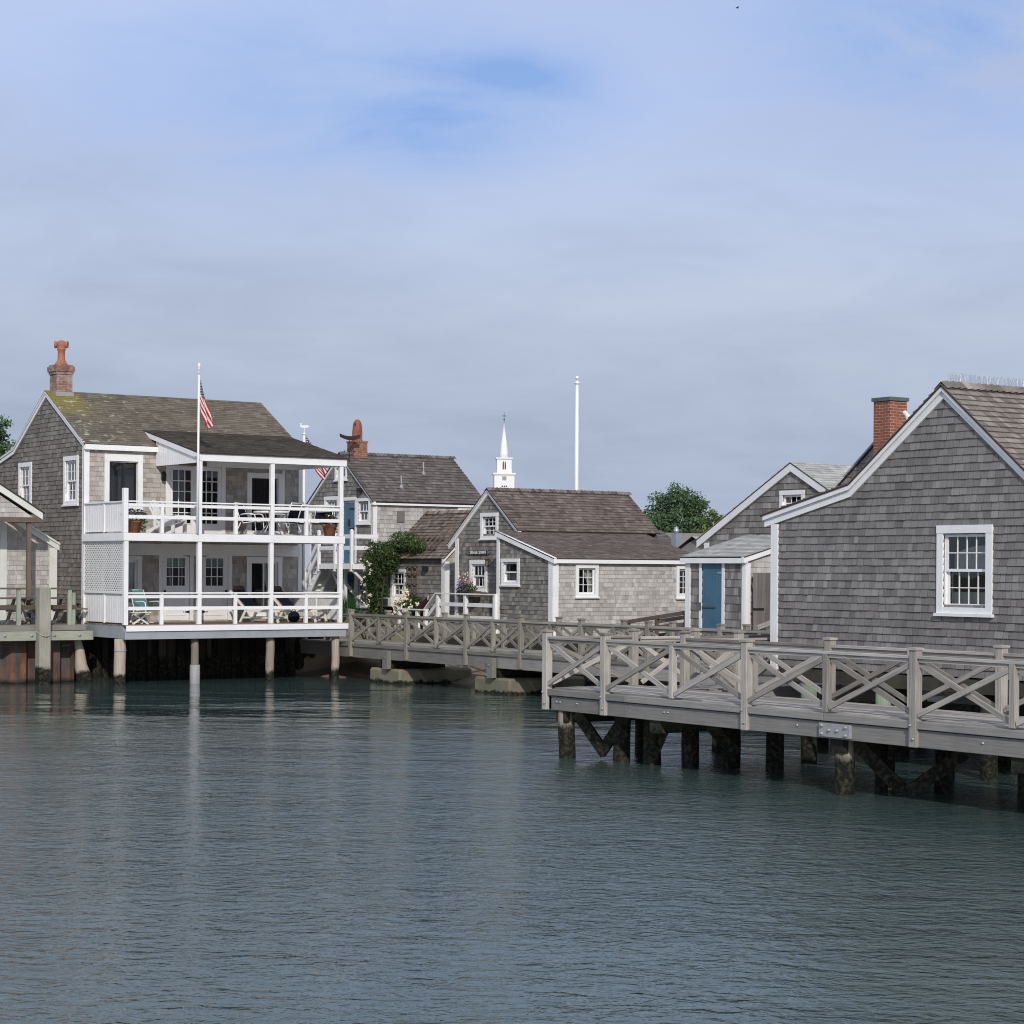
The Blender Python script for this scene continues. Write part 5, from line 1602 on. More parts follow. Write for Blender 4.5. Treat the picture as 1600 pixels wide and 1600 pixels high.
for y, lb in ((50.85, 'pale wet concrete block carrying the far footbridge, the left one of two'), (45.3, 'pale wet concrete block carrying the far footbridge, the right one of two')):
    f = thing('concrete_footing', lb, 'footing', (31.4, y, 0))
    c = MB(int(y * 10)); c.box((30.5, y - .85, -.6), (33.0, y + .85, .42)); o = c.build('block', M['concrete'], f, bevel=.06)
    c = MB(int(y * 10) + 1); c.box((30.55, y - .3, .42), (32.4, y + .3, .68)); c.build('timber_pad', M['piled'], f)

# boarded ramp and rail near the shed
rp = thing('ramp', 'low timber ramp with dark sides leading up to the blue door shed', 'ramp', (33.2, 42.0, 1.5))
c = MB(1490)
c.beam((33.4, 43.2, 1.92), (33.4, 40.5, 2.25), .05, .1, side=(1, 0, 0)); c.beam((33.4, 43.2, 1.7), (33.4, 40.5, 1.95), .05, .1, side=(1, 0, 0)); c.beam((34.4, 43.2, 1.92), (34.4, 40.5, 2.25), .05, .1, side=(1, 0, 0))
for y in (43.1, 41.9, 40.7): c.box((33.36, y - .04, 1.2), (33.44, y + .04, 1.93 + (43.2 - y) * .122))
c.build('rail', M['brown'], rp)
c = MB(1491); c.beam((33.95, 43.2, 1.45), (33.95, 40.5, 1.75), 1.0, .12); c.box((33.45, 40.5, 1.2), (33.5, 43.1, 1.6)); c.build('boards', M['piled'], rp)
rp = thing('railing', 'pair of sloping grey handrail boards beside the plain board gate', 'railing', (32.0, 35.2, 1.3))
c = MB(1492)
c.beam((32.6, 37.0, 1.95), (32.6, 34.6, 2.65), .05, .12, side=(1, 0, 0)); c.beam((32.6, 37.0, 1.75), (32.6, 34.6, 2.45), .05, .1, side=(1, 0, 0))
for y in (36.9, 35.2): c.box((32.62, y - .05, 1.1), (32.7, y + .05, 2.0 + (37 - y) * .29))
c.build('boards', M['rail'], rp)

# ------------------------------------------------------------------ piles
PG = 'round timber piles standing in the harbour'
def pile(x, y, z1, r, mat, label, group, seed, band=False, sleeve=False, z0=-1.2, square=False, flat=True):
    o = thing('timber_pile', label, 'pile', (x, y, 0), group)
    p = MB(seed)
    if square: p.box((x - r, y - r, z0), (x + r, y + r, z1))
    else: p.cyl((x, y, z0), (x + p.r.uniform(-.02, .02), y, z1), r * 1.04, r * .97, 16, wob=.012)
    p.build('shaft', mat, o, bevel=.012 if square else 0)
    if band:
        p = MB(seed + 1); p.lathe((x, y, z1 - .36), [(r * 1.03, 0), (r * 1.05, .02), (r * 1.05, .04), (r * 1.03, .06)], 16); p.build('metal_band', M['lead'], o)
    if sleeve:
        p = MB(seed + 2); p.lathe((x, y, -.5), [(r * 1.25, 0), (r * 1.25, 1.03), (r * 1.0, 1.035)], 16); p.build('metal_sleeve', M['lead'], o)
    return o
pile(HX + .0, PYF + .38, 1.3, .165, M['pile'], 'stout pale timber pile under the left corner of the double porch', PG, 1500, band=True)
pile(HX + 2.25, PYF + .3, 1.3, .115, M['pile'], 'timber pile with a grey metal sleeve under the double porch', PG, 1505, sleeve=True)
pile(HX + 4.65, PYF + .3, 1.3, .13, M['pile'], 'pale timber pile under the double porch just right of the sleeved pile', PG, 1510)
pile(HX + 6.8, PYF + .25, 1.3, .12, M['pile'], 'pale timber pile under the right corner of the double porch', PG, 1515)
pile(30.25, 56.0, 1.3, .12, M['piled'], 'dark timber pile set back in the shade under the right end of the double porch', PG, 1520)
NG = 'dark piles under the near walkway'
lit = {(21.25, 29.15): 'tide stained timber pile at the free end of the near walkway', (21.25, 22.2): 'pale topped timber pile below the steel splice plate of the near walkway'}
k = 0
if True:
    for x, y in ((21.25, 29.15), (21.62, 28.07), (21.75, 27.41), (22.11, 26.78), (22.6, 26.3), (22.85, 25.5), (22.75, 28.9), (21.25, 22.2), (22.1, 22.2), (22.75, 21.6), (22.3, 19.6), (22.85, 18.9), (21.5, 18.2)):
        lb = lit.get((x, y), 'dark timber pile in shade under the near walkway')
        pile(x, y, .84, .15, M['pilew'] if (x, y) in lit else M['piled'], lb, NG, 1530 + k * 3); k += 1  # piles not in lit get the shade-dark colour
k = 0
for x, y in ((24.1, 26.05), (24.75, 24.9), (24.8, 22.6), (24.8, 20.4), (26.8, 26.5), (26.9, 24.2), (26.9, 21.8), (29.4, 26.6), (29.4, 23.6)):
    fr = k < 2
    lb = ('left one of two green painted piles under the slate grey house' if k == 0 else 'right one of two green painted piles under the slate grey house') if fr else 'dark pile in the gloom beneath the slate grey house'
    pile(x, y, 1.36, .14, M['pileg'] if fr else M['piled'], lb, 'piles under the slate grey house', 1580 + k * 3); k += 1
for x, y in ((24.1, 28.4), (26.6, 28.4), (29.2, 28.4)):
    pile(x, y, .95, .14, M['piled'], 'dark pile under the short cross walkway', 'piles under the cross walkway', 1620 + k * 3); k += 1

# ------------------------------------------------------------------ bulkheads and the left wharf
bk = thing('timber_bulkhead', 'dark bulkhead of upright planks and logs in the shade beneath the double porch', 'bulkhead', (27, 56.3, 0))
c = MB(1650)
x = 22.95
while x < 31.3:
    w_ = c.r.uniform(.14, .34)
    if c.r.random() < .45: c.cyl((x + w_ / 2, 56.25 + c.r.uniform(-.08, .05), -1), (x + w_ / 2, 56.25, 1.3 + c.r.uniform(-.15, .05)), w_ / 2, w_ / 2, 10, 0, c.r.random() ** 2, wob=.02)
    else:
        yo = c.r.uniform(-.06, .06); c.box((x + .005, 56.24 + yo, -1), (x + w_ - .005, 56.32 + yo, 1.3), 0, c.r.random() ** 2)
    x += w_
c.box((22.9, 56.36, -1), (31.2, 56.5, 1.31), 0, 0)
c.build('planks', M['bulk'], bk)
bk = thing('timber_bulkhead', 'low timber bulkhead along the channel behind the far footbridge', 'bulkhead', (33.8, 44, 0))
c = MB(1652)
y = 28.0
while y < 54.6:
    w_ = c.r.uniform(.2, .3); c.box((33.74 + c.r.uniform(-.02, .02), y + .004, -1), (33.86, y + w_ - .004, 1.25)); y += w_
c.box((33.66, 28, 1.0), (33.74, 54.6, 1.2)); c.build('planks', M['bulk'], bk)  # near-black plank colour gives the open shade beneath the cottage
lg = thing('raking_log', 'split leaning log against the bulkhead at the left end of the double porch', 'log', (22.95, 55.3, 0))
c = MB(1653); c.cyl((23.25, 55.2, -.6), (22.98, 55.35, 1.25), .3, .1, 12, wob=.03); c.build('trunk', M['pile'], lg)
sp_ = thing('sheet_pile_wall', 'rusty corrugated steel sheet pile wall below the left wharf', 'quay wall', (20, 55.3, 0))
c = MB(1654)
prof = []; x = 14.0; k = 0
while x < 22.8:
    prof += [(x, 55.35), (x + .45, 55.35), (x + .6, 55.62), (x + .85, 55.62)]; x += 1.0
prof.append((22.88, 55.35)); prof.append((22.88, 56.3))
for i in range(len(prof) - 1):
    a, b = prof[i], prof[i + 1]; c.face([(a[0], a[1], -1), (b[0], b[1], -1), (b[0], b[1], 1.35), (a[0], a[1], 1.35)], None, 0, .5)
c.build('steel_sheets', M['rust'], sp_)
wf = thing('wharf', 'green stained timber wharf deck with a low rail in front of the pavilion', 'wharf', (19, 56, 1.2))
c = MB(1655)
for i in range(16):
    y = 55.0 + i * .22; c.box((13.0, y, 1.6), (23.1 if y < 55.7 else 23.28, y + .213, 1.655))
c.build('deck', M['mosswood'], wf)
c = MB(1656); c.box((13, 54.93, 1.5), (23.05, 55.02, 1.655)); c.build('kerb_beam', M['teak'], wf)
c = MB(1657); c.box((13, 54.78, 1.225), (21.52, 54.95, 1.49)); c.box((21.86, 54.78, 1.225), (23.22, 54.95, 1.485)); c.build('edge_beam', M['greywood'], wf, bevel=.01)
c = MB(1658)
for x in (21.38, 22.05, 22.8, 20.6):
    c.lathe((x, 54.78, 1.37), [(.05, 0), (.045, .015), (.02, .016), (.02, .035), (0, .036)], 10, axis=(0, -1, 0))
c.build('bolt', M['lead'], wf)
for k, (x, m_) in enumerate(((21.1, 'greenwood'), (22.6, 'greenwood'), (22.76, 'greenwood'), (18.9, 'greenwood'))):
    c = MB(1660 + k); c.box((x - .055, 55.0 + (.12 if k == 2 else 0), 1.65), (x + .055, 55.1 + (.12 if k == 2 else 0), 2.7 - (.06 if k == 2 else 0))); c.build('post', M[m_], wf, bevel=.006)
c = MB(1666); c.box((13, 54.98, 2.66), (22.88, 55.12, 2.71)); c.box((13, 55.1, 2.1), (22.85, 55.15, 2.22)); c.build('rail', M['brown'], wf)
pile(21.69, 54.72, 2.72, .165, M['mosswood'], 'tall square mooring pile with a rope ring before the left wharf', 'mooring piles', 1670, square=True)
c = MB(1674)
c.tube([(21.5 + .03 * i if False else 21.69 + .2 * math.cos(a), 54.72 - .2 * abs(math.sin(a)) - .02, 1.5 - .14 * math.sin(a)) for i, a in enumerate([j * math.pi / 12 for j in range(13)])], .012, 6)
tag(c.build('rope', M['rail'], None, (21.69, 54.5, 1.4)), 'grey rope looped round the square mooring pile', 'rope')

# ------------------------------------------------------------------ pavilion and small shed at the left edge
pv = thing('pavilion', 'open pavilion roof with a pale gable fascia on brown posts at the left edge', 'pavilion', (19.5, 58, 1.6))
pl = PY(56.55)
c = MB(1700)
PV = [(16.0, 4.72), (22.1, 4.72), (19.05, 6.6)]
c.shingles(pl, PV, .14, (.1, .24), .018, (), 0, seed=91); c.backing(pl, PV, [], -.01, 0); c.build('gable_wall', M['sh_pale'], pv)
c = MB(1701)
c.rake(pl, (22.36, 4.86), (19.05, 6.86), .2, 0, .07); c.rake(pl, (15.74, 4.86), (19.05, 6.86), .2, 0, .07); c.build('fascia', M['sage'], pv)
c = MB(1702); slope(c, None, (0, 1, 0), (22.42, 56.45, 4.85), (19.05, 56.45, 6.9), 3.2, .15, (.12, .3), 381); slope(c, None, (0, 1, 0), (15.7, 56.45, 4.85), (19.05, 56.45, 6.9), 3.2, .3, (.3, .5), 382); c.build('roof', [M['rf_brown'], M['rf_edge']], pv)
c = MB(1703); c.box((15.8, 56.5, 4.58), (22.4, 56.62, 4.72)); c.box((21.9, 56.62, 4.58), (22.02, 59.6, 4.7)); c.build('tie_beam', M['brown'], pv)
for x, y in ((21.99, 56.62), (16.2, 56.62)):
    c = MB(int(x * 10)); c.box((x - .06, y - .06, 1.65), (x + .06, y + .06, 4.58)); c.build('post', M['brown'], pv, bevel=.006)
s2 = thing('garden_shed', 'small pale shingled shed under a sloping roof behind the left wharf', 'shed', (21.5, 58, 1.6))
pl = PY(57.75)
S2 = [(18.5, 1.5), (23.28, 1.5), (23.28, 3.86), (21.3, 5.0), (18.5, 5.0)]
c = MB(1710); c.backing(pl, S2, [], -.01, 0); c.shingles(pl, S2, .14, (.1, .22), .018, (), 0, seed=92); c.build('wall', M['sh_pale'], s2)
c = MB(1711); c.board(pl, 23.06, 1.5, 23.3, 3.86, 0, .045); c.board(pl, 21.55, 1.5, 21.75, 4.6, 0, .04); c.rake(pl, (23.36, 3.95), (21.3, 5.13), .17, 0, .07); c.rake(pl, (23.37, 4.0), (21.3, 5.18), .06, .02, .12); c.build('trim', M['sage'], s2)
c = MB(1712); slope(c, None, (0, 1, 0), (23.37, 57.66, 3.98), (21.3, 57.66, 5.17), 2.4, .15, (.12, .3), 383); c.build('roof', [M['rf_brown'], M['rf_edge']], s2)
# picnic tables
def picnic(loc, rz, label):
    o = thing('picnic_table', label, 'picnic table', (0, 0, 0), 'picnic tables on the left wharf')
    c = MB(1720)
    for k in range(5): c.box((-.85, -.36 + k * .145, .72), (.85, -.225 + k * .145, .76))
    c.build('top', M['brown'], o)
    for s_ in (-1, 1):
        c = MB(1722 + s_); c.box((-.85, s_ * .72 - .13, .42), (.85, s_ * .72 + .13, .46)); c.build('bench', M['brown'], o)
        for t_ in (-1, 1):
            c = MB(1725); c.beam((t_ * .6, s_ * .62, 0), (t_ * .6, s_ * .18, .72), .05, .1, side=(1, 0, 0)); c.build('leg', M['rail'], o)
    c = MB(1726)
    for t_ in (-1, 1): c.box((t_ * .66 - .02, -.75, .34), (t_ * .66 + .02, .75, .43))
    c.build('cross_bar', M['rail'], o)
    o.location = loc; o.rotation_euler = (0, 0, rz)
    return o
picnic((20.95, 56.2, 1.655), 0.15, 'brown picnic table left of the square mooring pile')
picnic((22.35, 56.15, 1.655), 0.15, 'brown picnic table between the square mooring pile and the white porch')

# ------------------------------------------------------------------ furniture on the porches
def sling_chair(cloth, label, group, loc, rz):
    """white tube chair; faces local -Y"""
    o = thing('sling_chair', label, 'chair', (0, 0, 0), group)
    for s_ in (-1, 1):
        c = MB(1750 + s_)
        x = s_ * .29
        c.tube([(x, -.3, 0), (x, -.27, .3), (x, -.27, .52), (x, -.24, .6), (x, -.16, .63), (x, .1, .62), (x, .2, .6)], .016, 8)
        c.tube([(x * .93, -.28, .4), (x * .93, .12, .36), (x * .93, .24, .5), (x * .93, .4, .95)], .015, 8)
        c.tube([(x, -.28, .02), (x, .0, .01), (x, .26, .01), (x, .33, .1), (x, .2, .37)], .015, 8)
        c.build('side_frame', M['alu'], o)
    for y, z in ((-.28, .4), (.12, .36), (.4, .95), (.26, .012)):
        c = MB(1753); c.tube([(-.28, y, z), (.28, y, z)], .013, 6); c.build('cross_tube', M['alu'], o)
    def strip(pts, nm, sd):
        c = MB(sd)
        for i in range(len(pts) - 1):
            a, b = pts[i], pts[i + 1]
            c.face([(-.26, *a), (.26, *a), (.26, *b), (-.26, *b)], None, 0, .5, True)
            c.face([(-.26, a[0], a[1] - .006), (.26, a[0], a[1] - .006), (.26, b[0], b[1] - .006), (-.26, b[0], b[1] - .006)], None, 0, .5, True)
        c.build(nm, cloth, o)
    strip([(-.28, .41), (-.1, .385), (.12, .37)], 'seat', 1754); strip([(.13, .39), (.18, .45), (.3, .7), (.4, .96)], 'backrest', 1755)
    o.location = loc; o.rotation_euler = (0, 0, rz)
    return o
UPZ, LOZ = 4.265, 1.697
sling_chair(M['teal'], 'teal sling chair with a white tube frame on the lower porch', None, (24.62, 54.3, LOZ), math.radians(20))
navy_proto = sling_chair(M['navy'], 'navy sling chair on the upper porch, leftmost of the four round the white table', 'navy chairs round the upper porch table', (27.85, 54.1, UPZ), math.radians(38))
dup(navy_proto, (28.8, 53.7, UPZ), math.radians(205), 'navy sling chair standing with its back to the porch rail beside the middle post', 'navy chairs round the upper porch table')
dup(navy_proto, (29.5, 54.2, UPZ), math.radians(-25), 'navy sling chair on the upper porch, right of the white table', 'navy chairs round the upper porch table')
dup(navy_proto, (30.15, 54.0, UPZ), math.radians(-45), 'navy sling chair on the upper porch beside the right-hand flower pot', 'navy chairs round the upper porch table')
tb = thing('patio_table', 'round white patio table on the upper porch among navy chairs', 'table', (28.75, 54.45, UPZ))
c = MB(1760); c.lathe((28.75, 54.45, UPZ + .66), [(0, 0), (.56, 0), (.58, .02), (.58, .06), (.55, .075), (0, .075)], 28); c.build('tabletop', M['alu'], tb)
for k in range(4):
    a = k * math.pi / 2 + .5
    c = MB(1761 + k); c.tube([(28.75 + .5 * math.cos(a), 54.45 + .5 * math.sin(a), UPZ), (28.75 + .2 * math.cos(a), 54.45 + .2 * math.sin(a), UPZ + .35), (28.75 + .42 * math.cos(a), 54.45 + .42 * math.sin(a), UPZ + .66)], .015, 8); c.build('leg', M['alu'], tb)
# adirondack chair
ad = thing('adirondack_chair', 'white slatted adirondack chair on the open end of the upper porch', 'chair', (0, 0, 0))
for s_ in (-1, 1):
    c = MB(1770 + s_); x = s_ * .29
    c.beam((x, -.42, .36), (x, .52, .04), .03, .13, side=(1, 0, 0)); c.box((x - .03, -.44, 0), (x + .03, -.34, .52)); c.box((x + s_ * .02 - .02, .18, .1), (x + s_ * .02 + .02, .26, .52)); c.build('side_frame', M['white_old'], ad)
    c = MB(1774 + s_); c.box((x - .07 + s_ * .04, -.5, .52), (x + .07 + s_ * .04, .3, .545)); c.build('armrest', M['white_old'], ad)
c = MB(1777)
for k in range(6): c.box((-.28, -.44 + k * .09, .375 - k * .031), (.28, -.365 + k * .09, .395 - k * .031))
c.build('seat', M['white_old'], ad)
c = MB(1778)
for k in range(6):
    x = -.25 + k * .1; top = .98 - abs(k - 2.5) ** 2 * .022
    c.beam((x * .85, .1, .2), (x * 1.12, .48, top), .082, .02, side=(1, 0, 0))
c.beam((-.27, .36, .63), (.27, .36, .63), .03, .05); c.build('backrest', M['white_old'], ad)
ad.location = (25.2, 54.15, UPZ); ad.rotation_euler = (0, 0, math.radians(30))
def pot(x, y, z, r, h, label, flower, seed):
    o = thing('flower_pot', label, 'flower pot', (x, y, z), 'terracotta flower pots on the upper porch')
    c = MB(seed); c.lathe((x, y, z), [(r * .7, 0), (r * .92, h * .8), (r * 1.04, h * .8), (r * 1.06, h), (r * .95, h), (r * .9, h * .86), (0, h * .86)], 20); c.build('pot', M['terra'], o)
    tuft(o, 'foliage', (x, y, z + h + .12), (r * 1.6, r * 1.6, .2), 260, .085, M['leaf_r'], seed + 1)
    tuft(o, 'trailing_leaves', (x + r * .8, y - r * .8, z + h * .75), (.14, .14, .24), 110, .08, M['leaf_y'], seed + 2)
    if flower: tuft(o, 'flowers', (x, y, z + h + .2), (r * 1.6, r * 1.6, .14), 120, .06, M[flower], seed + 3)
pot(23.75, 53.25, UPZ, .24, .36, 'terracotta pot of purple flowers at the left corner of the upper porch', 'pet_p', 1780)
pot(30.05, 53.3, UPZ, .22, .34, 'terracotta pot of green leaves at the right end of the upper porch', None, 1786)
# steamer loungers
def lounger(loc, rz, label):
    o = thing('lounger', label, 'lounger', (0, 0, 0), 'cream loungers on the lower porch')
    for s_ in (-1, 1):
        c = MB(1790 + s_); x = s_ * .31
        c.beam((x, -.95, .34), (x, .25, .34), .04, .07, side=(1, 0, 0)); c.beam((x, .2, .34), (x, .78, .92), .04, .07, side=(1, 0, 0)); c.beam((x, -.9, 0), (x, -.82, .34), .05, .06, side=(1, 0, 0)); c.beam((x, .42, 0), (x, .22, .36), .05, .07, side=(1, 0, 0))
        c.beam((x, -.86, .14), (x, .36, .14), .03, .05, side=(1, 0, 0)); c.build('side_frame', M['cream'], o)
    c = MB(1793)
    for k in range(11): c.box((-.3, -.93 + k * .11, .36), (.3, -.86 + k * .11, .385))
    c.build('slats', M['cream'], o)
    c = MB(1794)
    pl = Pl((0, .2, .37), (1, 0, 0), Vector((0, .58, .58)).normalized(), Vector((0, -.58, .58)).normalized())
    c.prism(pl, [(-.28, 0), (.28, 0), (.28, .78), (-.28, .78)], .03, .09); c.build('cushion', M['navy'], o, bevel=.02)
    c = MB(1795); c.prism(pl, [(-.27, .7), (.27, .7), (.24, .86), (-.24, .86)], .05, .16); c.build('head_pillow', M['maroon'], o, bevel=.04)
    o.location = loc; o.rotation_euler = (0, 0, rz)
    return o
l1 = lounger((28.2, 54.3, LOZ), math.radians(30), 'cream lounger with navy cushion on the lower porch, left of the black bag')
dup(l1, (29.45, 54.3, LOZ), math.radians(30), 'cream lounger with navy cushion on the lower porch, right of the black bag', 'cream loungers on the lower porch')
bg = thing('bag', 'round black bag lying between the two cream loungers', 'bag', (29.0, 53.6, LOZ))
c = MB(1800); c.ball((29.0, 53.55, LOZ + .17), .17, 14, squash=(1.1, .8, 1.0)); c.build('body', M['navy'], bg)
c = MB(1801); c.tube([(28.9 + .03 * k, 53.55, LOZ + .3 + .09 * math.sin(k * math.pi / 6)) for k in range(7)], .012, 6); c.build('handle', M['black'], bg)
ft = thing('side_table', 'low cream folding slatted table at the left corner of the lower porch', 'table', (24.0, 53.5, LOZ))
c = MB(1805)
for k in range(6): c.box((23.72 + k * .1, 53.25, LOZ + .32), (23.8 + k * .1, 53.75, LOZ + .345))
c.build('tabletop', M['cream'], ft)
for y in (53.3, 53.7):
    c = MB(1806); c.beam((23.75, y, LOZ), (24.25, y, LOZ + .32), .03, .05, side=(0, 1, 0)); c.beam((24.25, y + .03, LOZ), (23.75, y + .03, LOZ + .32), .03, .05, side=(0, 1, 0)); c.build('leg', M['cream'], ft)

# ------------------------------------------------------------------ plants by the annex
rb = thing('climbing_rose', 'tall climbing rose with cream blooms covering the corner of the tan roofed annex', 'rose bush', (36.5, 61.2, 1.32))
c = MB(1820)
for k in range(9):
    y = 60.9 + k * .09; x = 36.45 + c.r.uniform(-.1, .1)
    c.tube([(x, y, 1.3), (x + c.r.uniform(-.1, .1), y + c.r.uniform(-.1, .1), 2.4), (x + .05, y - .15, 3.3), (x + .3, y - .5, 3.9)], .014, 6)
c.build('stems', M['bark'], rb)
c = MB(1821); rr = c.r
def clump(ctr, rad, n, size):
    for k in range(n):
        while True:
            p = Vector((rr.uniform(-1, 1), rr.uniform(-1, 1), rr.uniform(-1, 1)))
            if .35 < p.length <= 1: break
        c.leaf((ctr[0] + p.x * rad[0], ctr[1] + p.y * rad[1], ctr[2] + p.z * rad[2]), size, 0, min(1, max(0, rr.gauss(.5, .24))))
for k in range(13):
    z = 1.5 + k * .21
    clump((36.45 + rr.uniform(-.12, .12), 61.25 + rr.uniform(-.18, .18) + (.12 if k > 5 else 0), z), (.36, .46 + .02 * k, .27), 300, .1)
for k in range(5): clump((36.4, 61.75 - rr.uniform(0, .3), 2.7 + k * .26), (.25, .32, .22), 120, .1)
for k in range(10): clump((36.75 + .11 * (k % 3), 61.5 - k * .27, 4.02 + rr.uniform(-.05, .16)), (.32, .3, .2 + .04 * (k < 7)), 220, .1)
clump((37.0, 60.4, 4.35), (.4, .9, .25), 400, .1)
for k in range(7): clump((36.5 + rr.uniform(-.1, .15), 61.0 - rr.uniform(0, .75), 3.35 + rr.uniform(0, .6)), (.3, .34, .28), 230, .1)
c.build('foliage', M['leaf_r'], rb)
rr = random.Random(1822)
for k in range(24):
    y = 61.3 + rr.gauss(0, .3); z = rr.uniform(1.9, 4.3); x = 36.05 + rr.uniform(-.08, .1)
    c = MB(3000 + k)
    for j in range(7): c.leaf((x + c.r.gauss(0, .02), y + c.r.gauss(0, .025), z + c.r.gauss(0, .025)), .06, 0, None, (-1, -1, .5))
    c.build('bloom', M['pet_w'], rb)
rb = thing('rose_bush', 'low bush of big cream roses in front of the annex window', 'rose bush', (36.0, 58.9, 1.32))
c = MB(1825); rr = c.r
for k in range(9): clump((36.0 + rr.uniform(-.2, .2), 58.4 + rr.uniform(-.5, .5), 1.55 + rr.uniform(0, .65)), (.25, .28, .25), 170, .09)
c.build('foliage', M['leaf_r'], rb)
rr = random.Random(1826)
for k in range(44):
    y = 58.45 + rr.gauss(0, .36); z = 1.6 + abs(rr.gauss(.4, .33)); x = 35.72 + rr.uniform(-.05, .12)
    c = MB(3100 + k)
    for j in range(9): c.leaf((x + c.r.gauss(0, .03), y + c.r.gauss(0, .035), z + c.r.gauss(0, .035)), .09, 0, None, (-1, -1, .6))
    c.build('bloom', M['pet_w'], rb)
gr = thing('reed_clump', 'clump of tall green grass in front of the lower navy door', 'grass clump', (35.9, 62.3, 1.32))
c = MB(1830)
for k in range(420):
    x = 35.9 + c.r.gauss(0, .14); y = 62.25 + c.r.uniform(-.42, .5); h = c.r.uniform(.6, 1.25); a = c.r.random() * 6.28; l = c.r.uniform(.05, .3)
    t_ = Vector((x + l * math.cos(a), y + l * math.sin(a), 1.32 + h)); m_ = Vector((x + l * .3 * math.cos(a), y + l * .3 * math.sin(a), 1.32 + h * .6)); sd = Vector((-math.sin(a), math.cos(a), 0)) * .008
    b_ = Vector((x, y, 1.3)); sh = c.r.random()
    c.face([b_ - sd, b_ + sd, m_ + sd, m_ - sd], [(0, 0)] * 4, 0, sh); c.face([m_ - sd, m_ + sd, t_], [(0, 0)] * 3, 0, sh)
c.build('blades', M['reed'], gr)
fl = thing('flower_bed', 'low bed of dark red and pink leaves along the ground by the climbing rose', 'flower bed', (35.6, 60.6, 1.32))
tuft(fl, 'leaves', (35.7, 60.8, 1.48), (.3, .75, .2), 360, .09, M['maroon'], 1835); tuft(fl, 'pink_flowers', (35.65, 60.8, 1.52), (.3, .75, .2), 70, .06, M['pet_k'], 1836); tuft(fl, 'green_leaves', (35.7, 60.6, 1.42), (.3, 1.0, .16), 260, .09, M['leaf_y'], 1837)
um = thing('patio_umbrella', 'closed dark maroon umbrella leaning beside the rose bush and white steps', 'umbrella', (35.75, 57.4, 1.32))
c = MB(1840); c.cyl((35.78, 57.3, 1.32), (35.8, 56.9, 2.42), .02, .02, 8); c.build('pole', M['rail'], um)
c = MB(1841)
A_, B_ = Vector((35.75, 57.42, 1.5)), Vector((35.8, 56.95, 2.36)); dd = (B_ - A_).normalized(); s1 = dd.orthogonal().normalized(); s2_ = dd.cross(s1)
R_n = 20; ring = []
for t_, r0 in ((0, .26), (.3, .24), (.6, .17), (.85, .1), (1, .03)):
    o_ = A_.lerp(B_, t_); ring.append([o_ + (s1 * math.cos(j * 2 * math.pi / R_n) + s2_ * math.sin(j * 2 * math.pi / R_n)) * r0 * (1 + .22 * (-1) ** j) for j in range(R_n)])
for i in range(4):
    for j in range(R_n):
        k = (j + 1) % R_n; c.face([ring[i][j], ring[i][k], ring[i + 1][k], ring[i + 1][j]], None, 0, .5)
c.build('canopy', M['maroon'], um)
hs = thing('hose', 'bright yellow hose hung in loops behind the footbridge rail', 'hose', (34.5, 56.5, 1.3))
c = MB(1845); c.tube([(34.6 + .1 * math.sin(k * .7), 58.2 - k * .05, 1.45 + .16 * math.sin(k * .9)) for k in range(22)], .018, 6); c.build('coil', M['yellow'], hs)

# ------------------------------------------------------------------ flagpoles, church, trees, far roofs
p2 = thing('flagpole', 'white flagpole topped by a white whale vane behind the double porch', 'flagpole', (31.85, 58.2, 1.3))
c = MB(1850); c.cyl((31.85, 58.2, 1.3), (31.85, 58.2, 7.62), .055, .04, 12); c.lathe((31.85, 58.2, 7.6), [(.05, 0), (.06, .03), (.02, .07), (.012, .08), (.012, .3), (0, .3)], 10); c.build('pole', M['white'], p2)
c = MB(1851)
pl = Pl((31.85, 58.2, 7.86), Vector((.824, -.566, 0)), (0, 0, 1), Vector((-.566, -.824, 0)))
c.prism(pl, [(q_[0] * .5, q_[1] * .6) for q_ in ((-.26, .0), (-.1, -.06), (.2, -.05), (.36, .02), (.2, .09), (-.05, .08), (-.15, .05), (-.18, .2), (-.25, .19), (-.24, .06))], -.015, .015); c.build('weathervane', M['white'], p2)
limp_flag('flag', (31.9, 58.18, 7.6), .62, 1.42, (.8, -.58), 'stars and stripes flag drooping from the pole with the whale vane', 'flag', M['flag'], 1852, xf=.5, df=.84)
p3 = thing('flagpole', 'tall bare white flagpole rising behind the cottage roof', 'flagpole', (46.2, 62.9, 1.3))
c = MB(1853); c.cyl((46.2, 62.9, 1.3), (46.2, 62.9, 10.4), .105, .06, 14); c.build('pole', M['white'], p3)
c = MB(1854); c.ball((46.2, 62.9, 10.42), .11, 12, squash=(1, 1, .6)); c.ball((46.2, 62.9, 10.62), .075, 12); c.cyl((46.2, 62.9, 10.4), (46.2, 62.9, 10.6), .02, .02, 6); c.build('finial', M['alu'], p3)

CH = thing('church', 'white church steeple with a pointed spire far behind the cottage roof', 'church', (225.2, 330.6, 1.3))
cr, cf = Vector((.86, -.51, 0)), Vector((-.51, -.86, 0))     # its front turned almost square to the harbour
co = Vector((225.2, 330.6, 0))
def cbox(mb, w, z0, z1, o=Vector((0, 0, 0)), dpt=None):
    dpt = dpt or w
    a = [co + o + cr * sx * w / 2 + cf * sy * dpt / 2 for sx, sy in ((-1, 1), (1, 1), (1, -1), (-1, -1))]
    mb.hexa([(p.x, p.y, z0) for p in a] + [(p.x, p.y, z1) for p in a])
c = MB(1860); cbox(c, 3.9, 1.3, 21.8); cbox(c, 4.4, 21.75, 22.1); cbox(c, 2.85, 22.1, 24.9); cbox(c, 3.3, 24.85, 25.1); cbox(c, 12, 1.3, 9, -cf * 12, 22); c.build('tower', M['white'], CH)
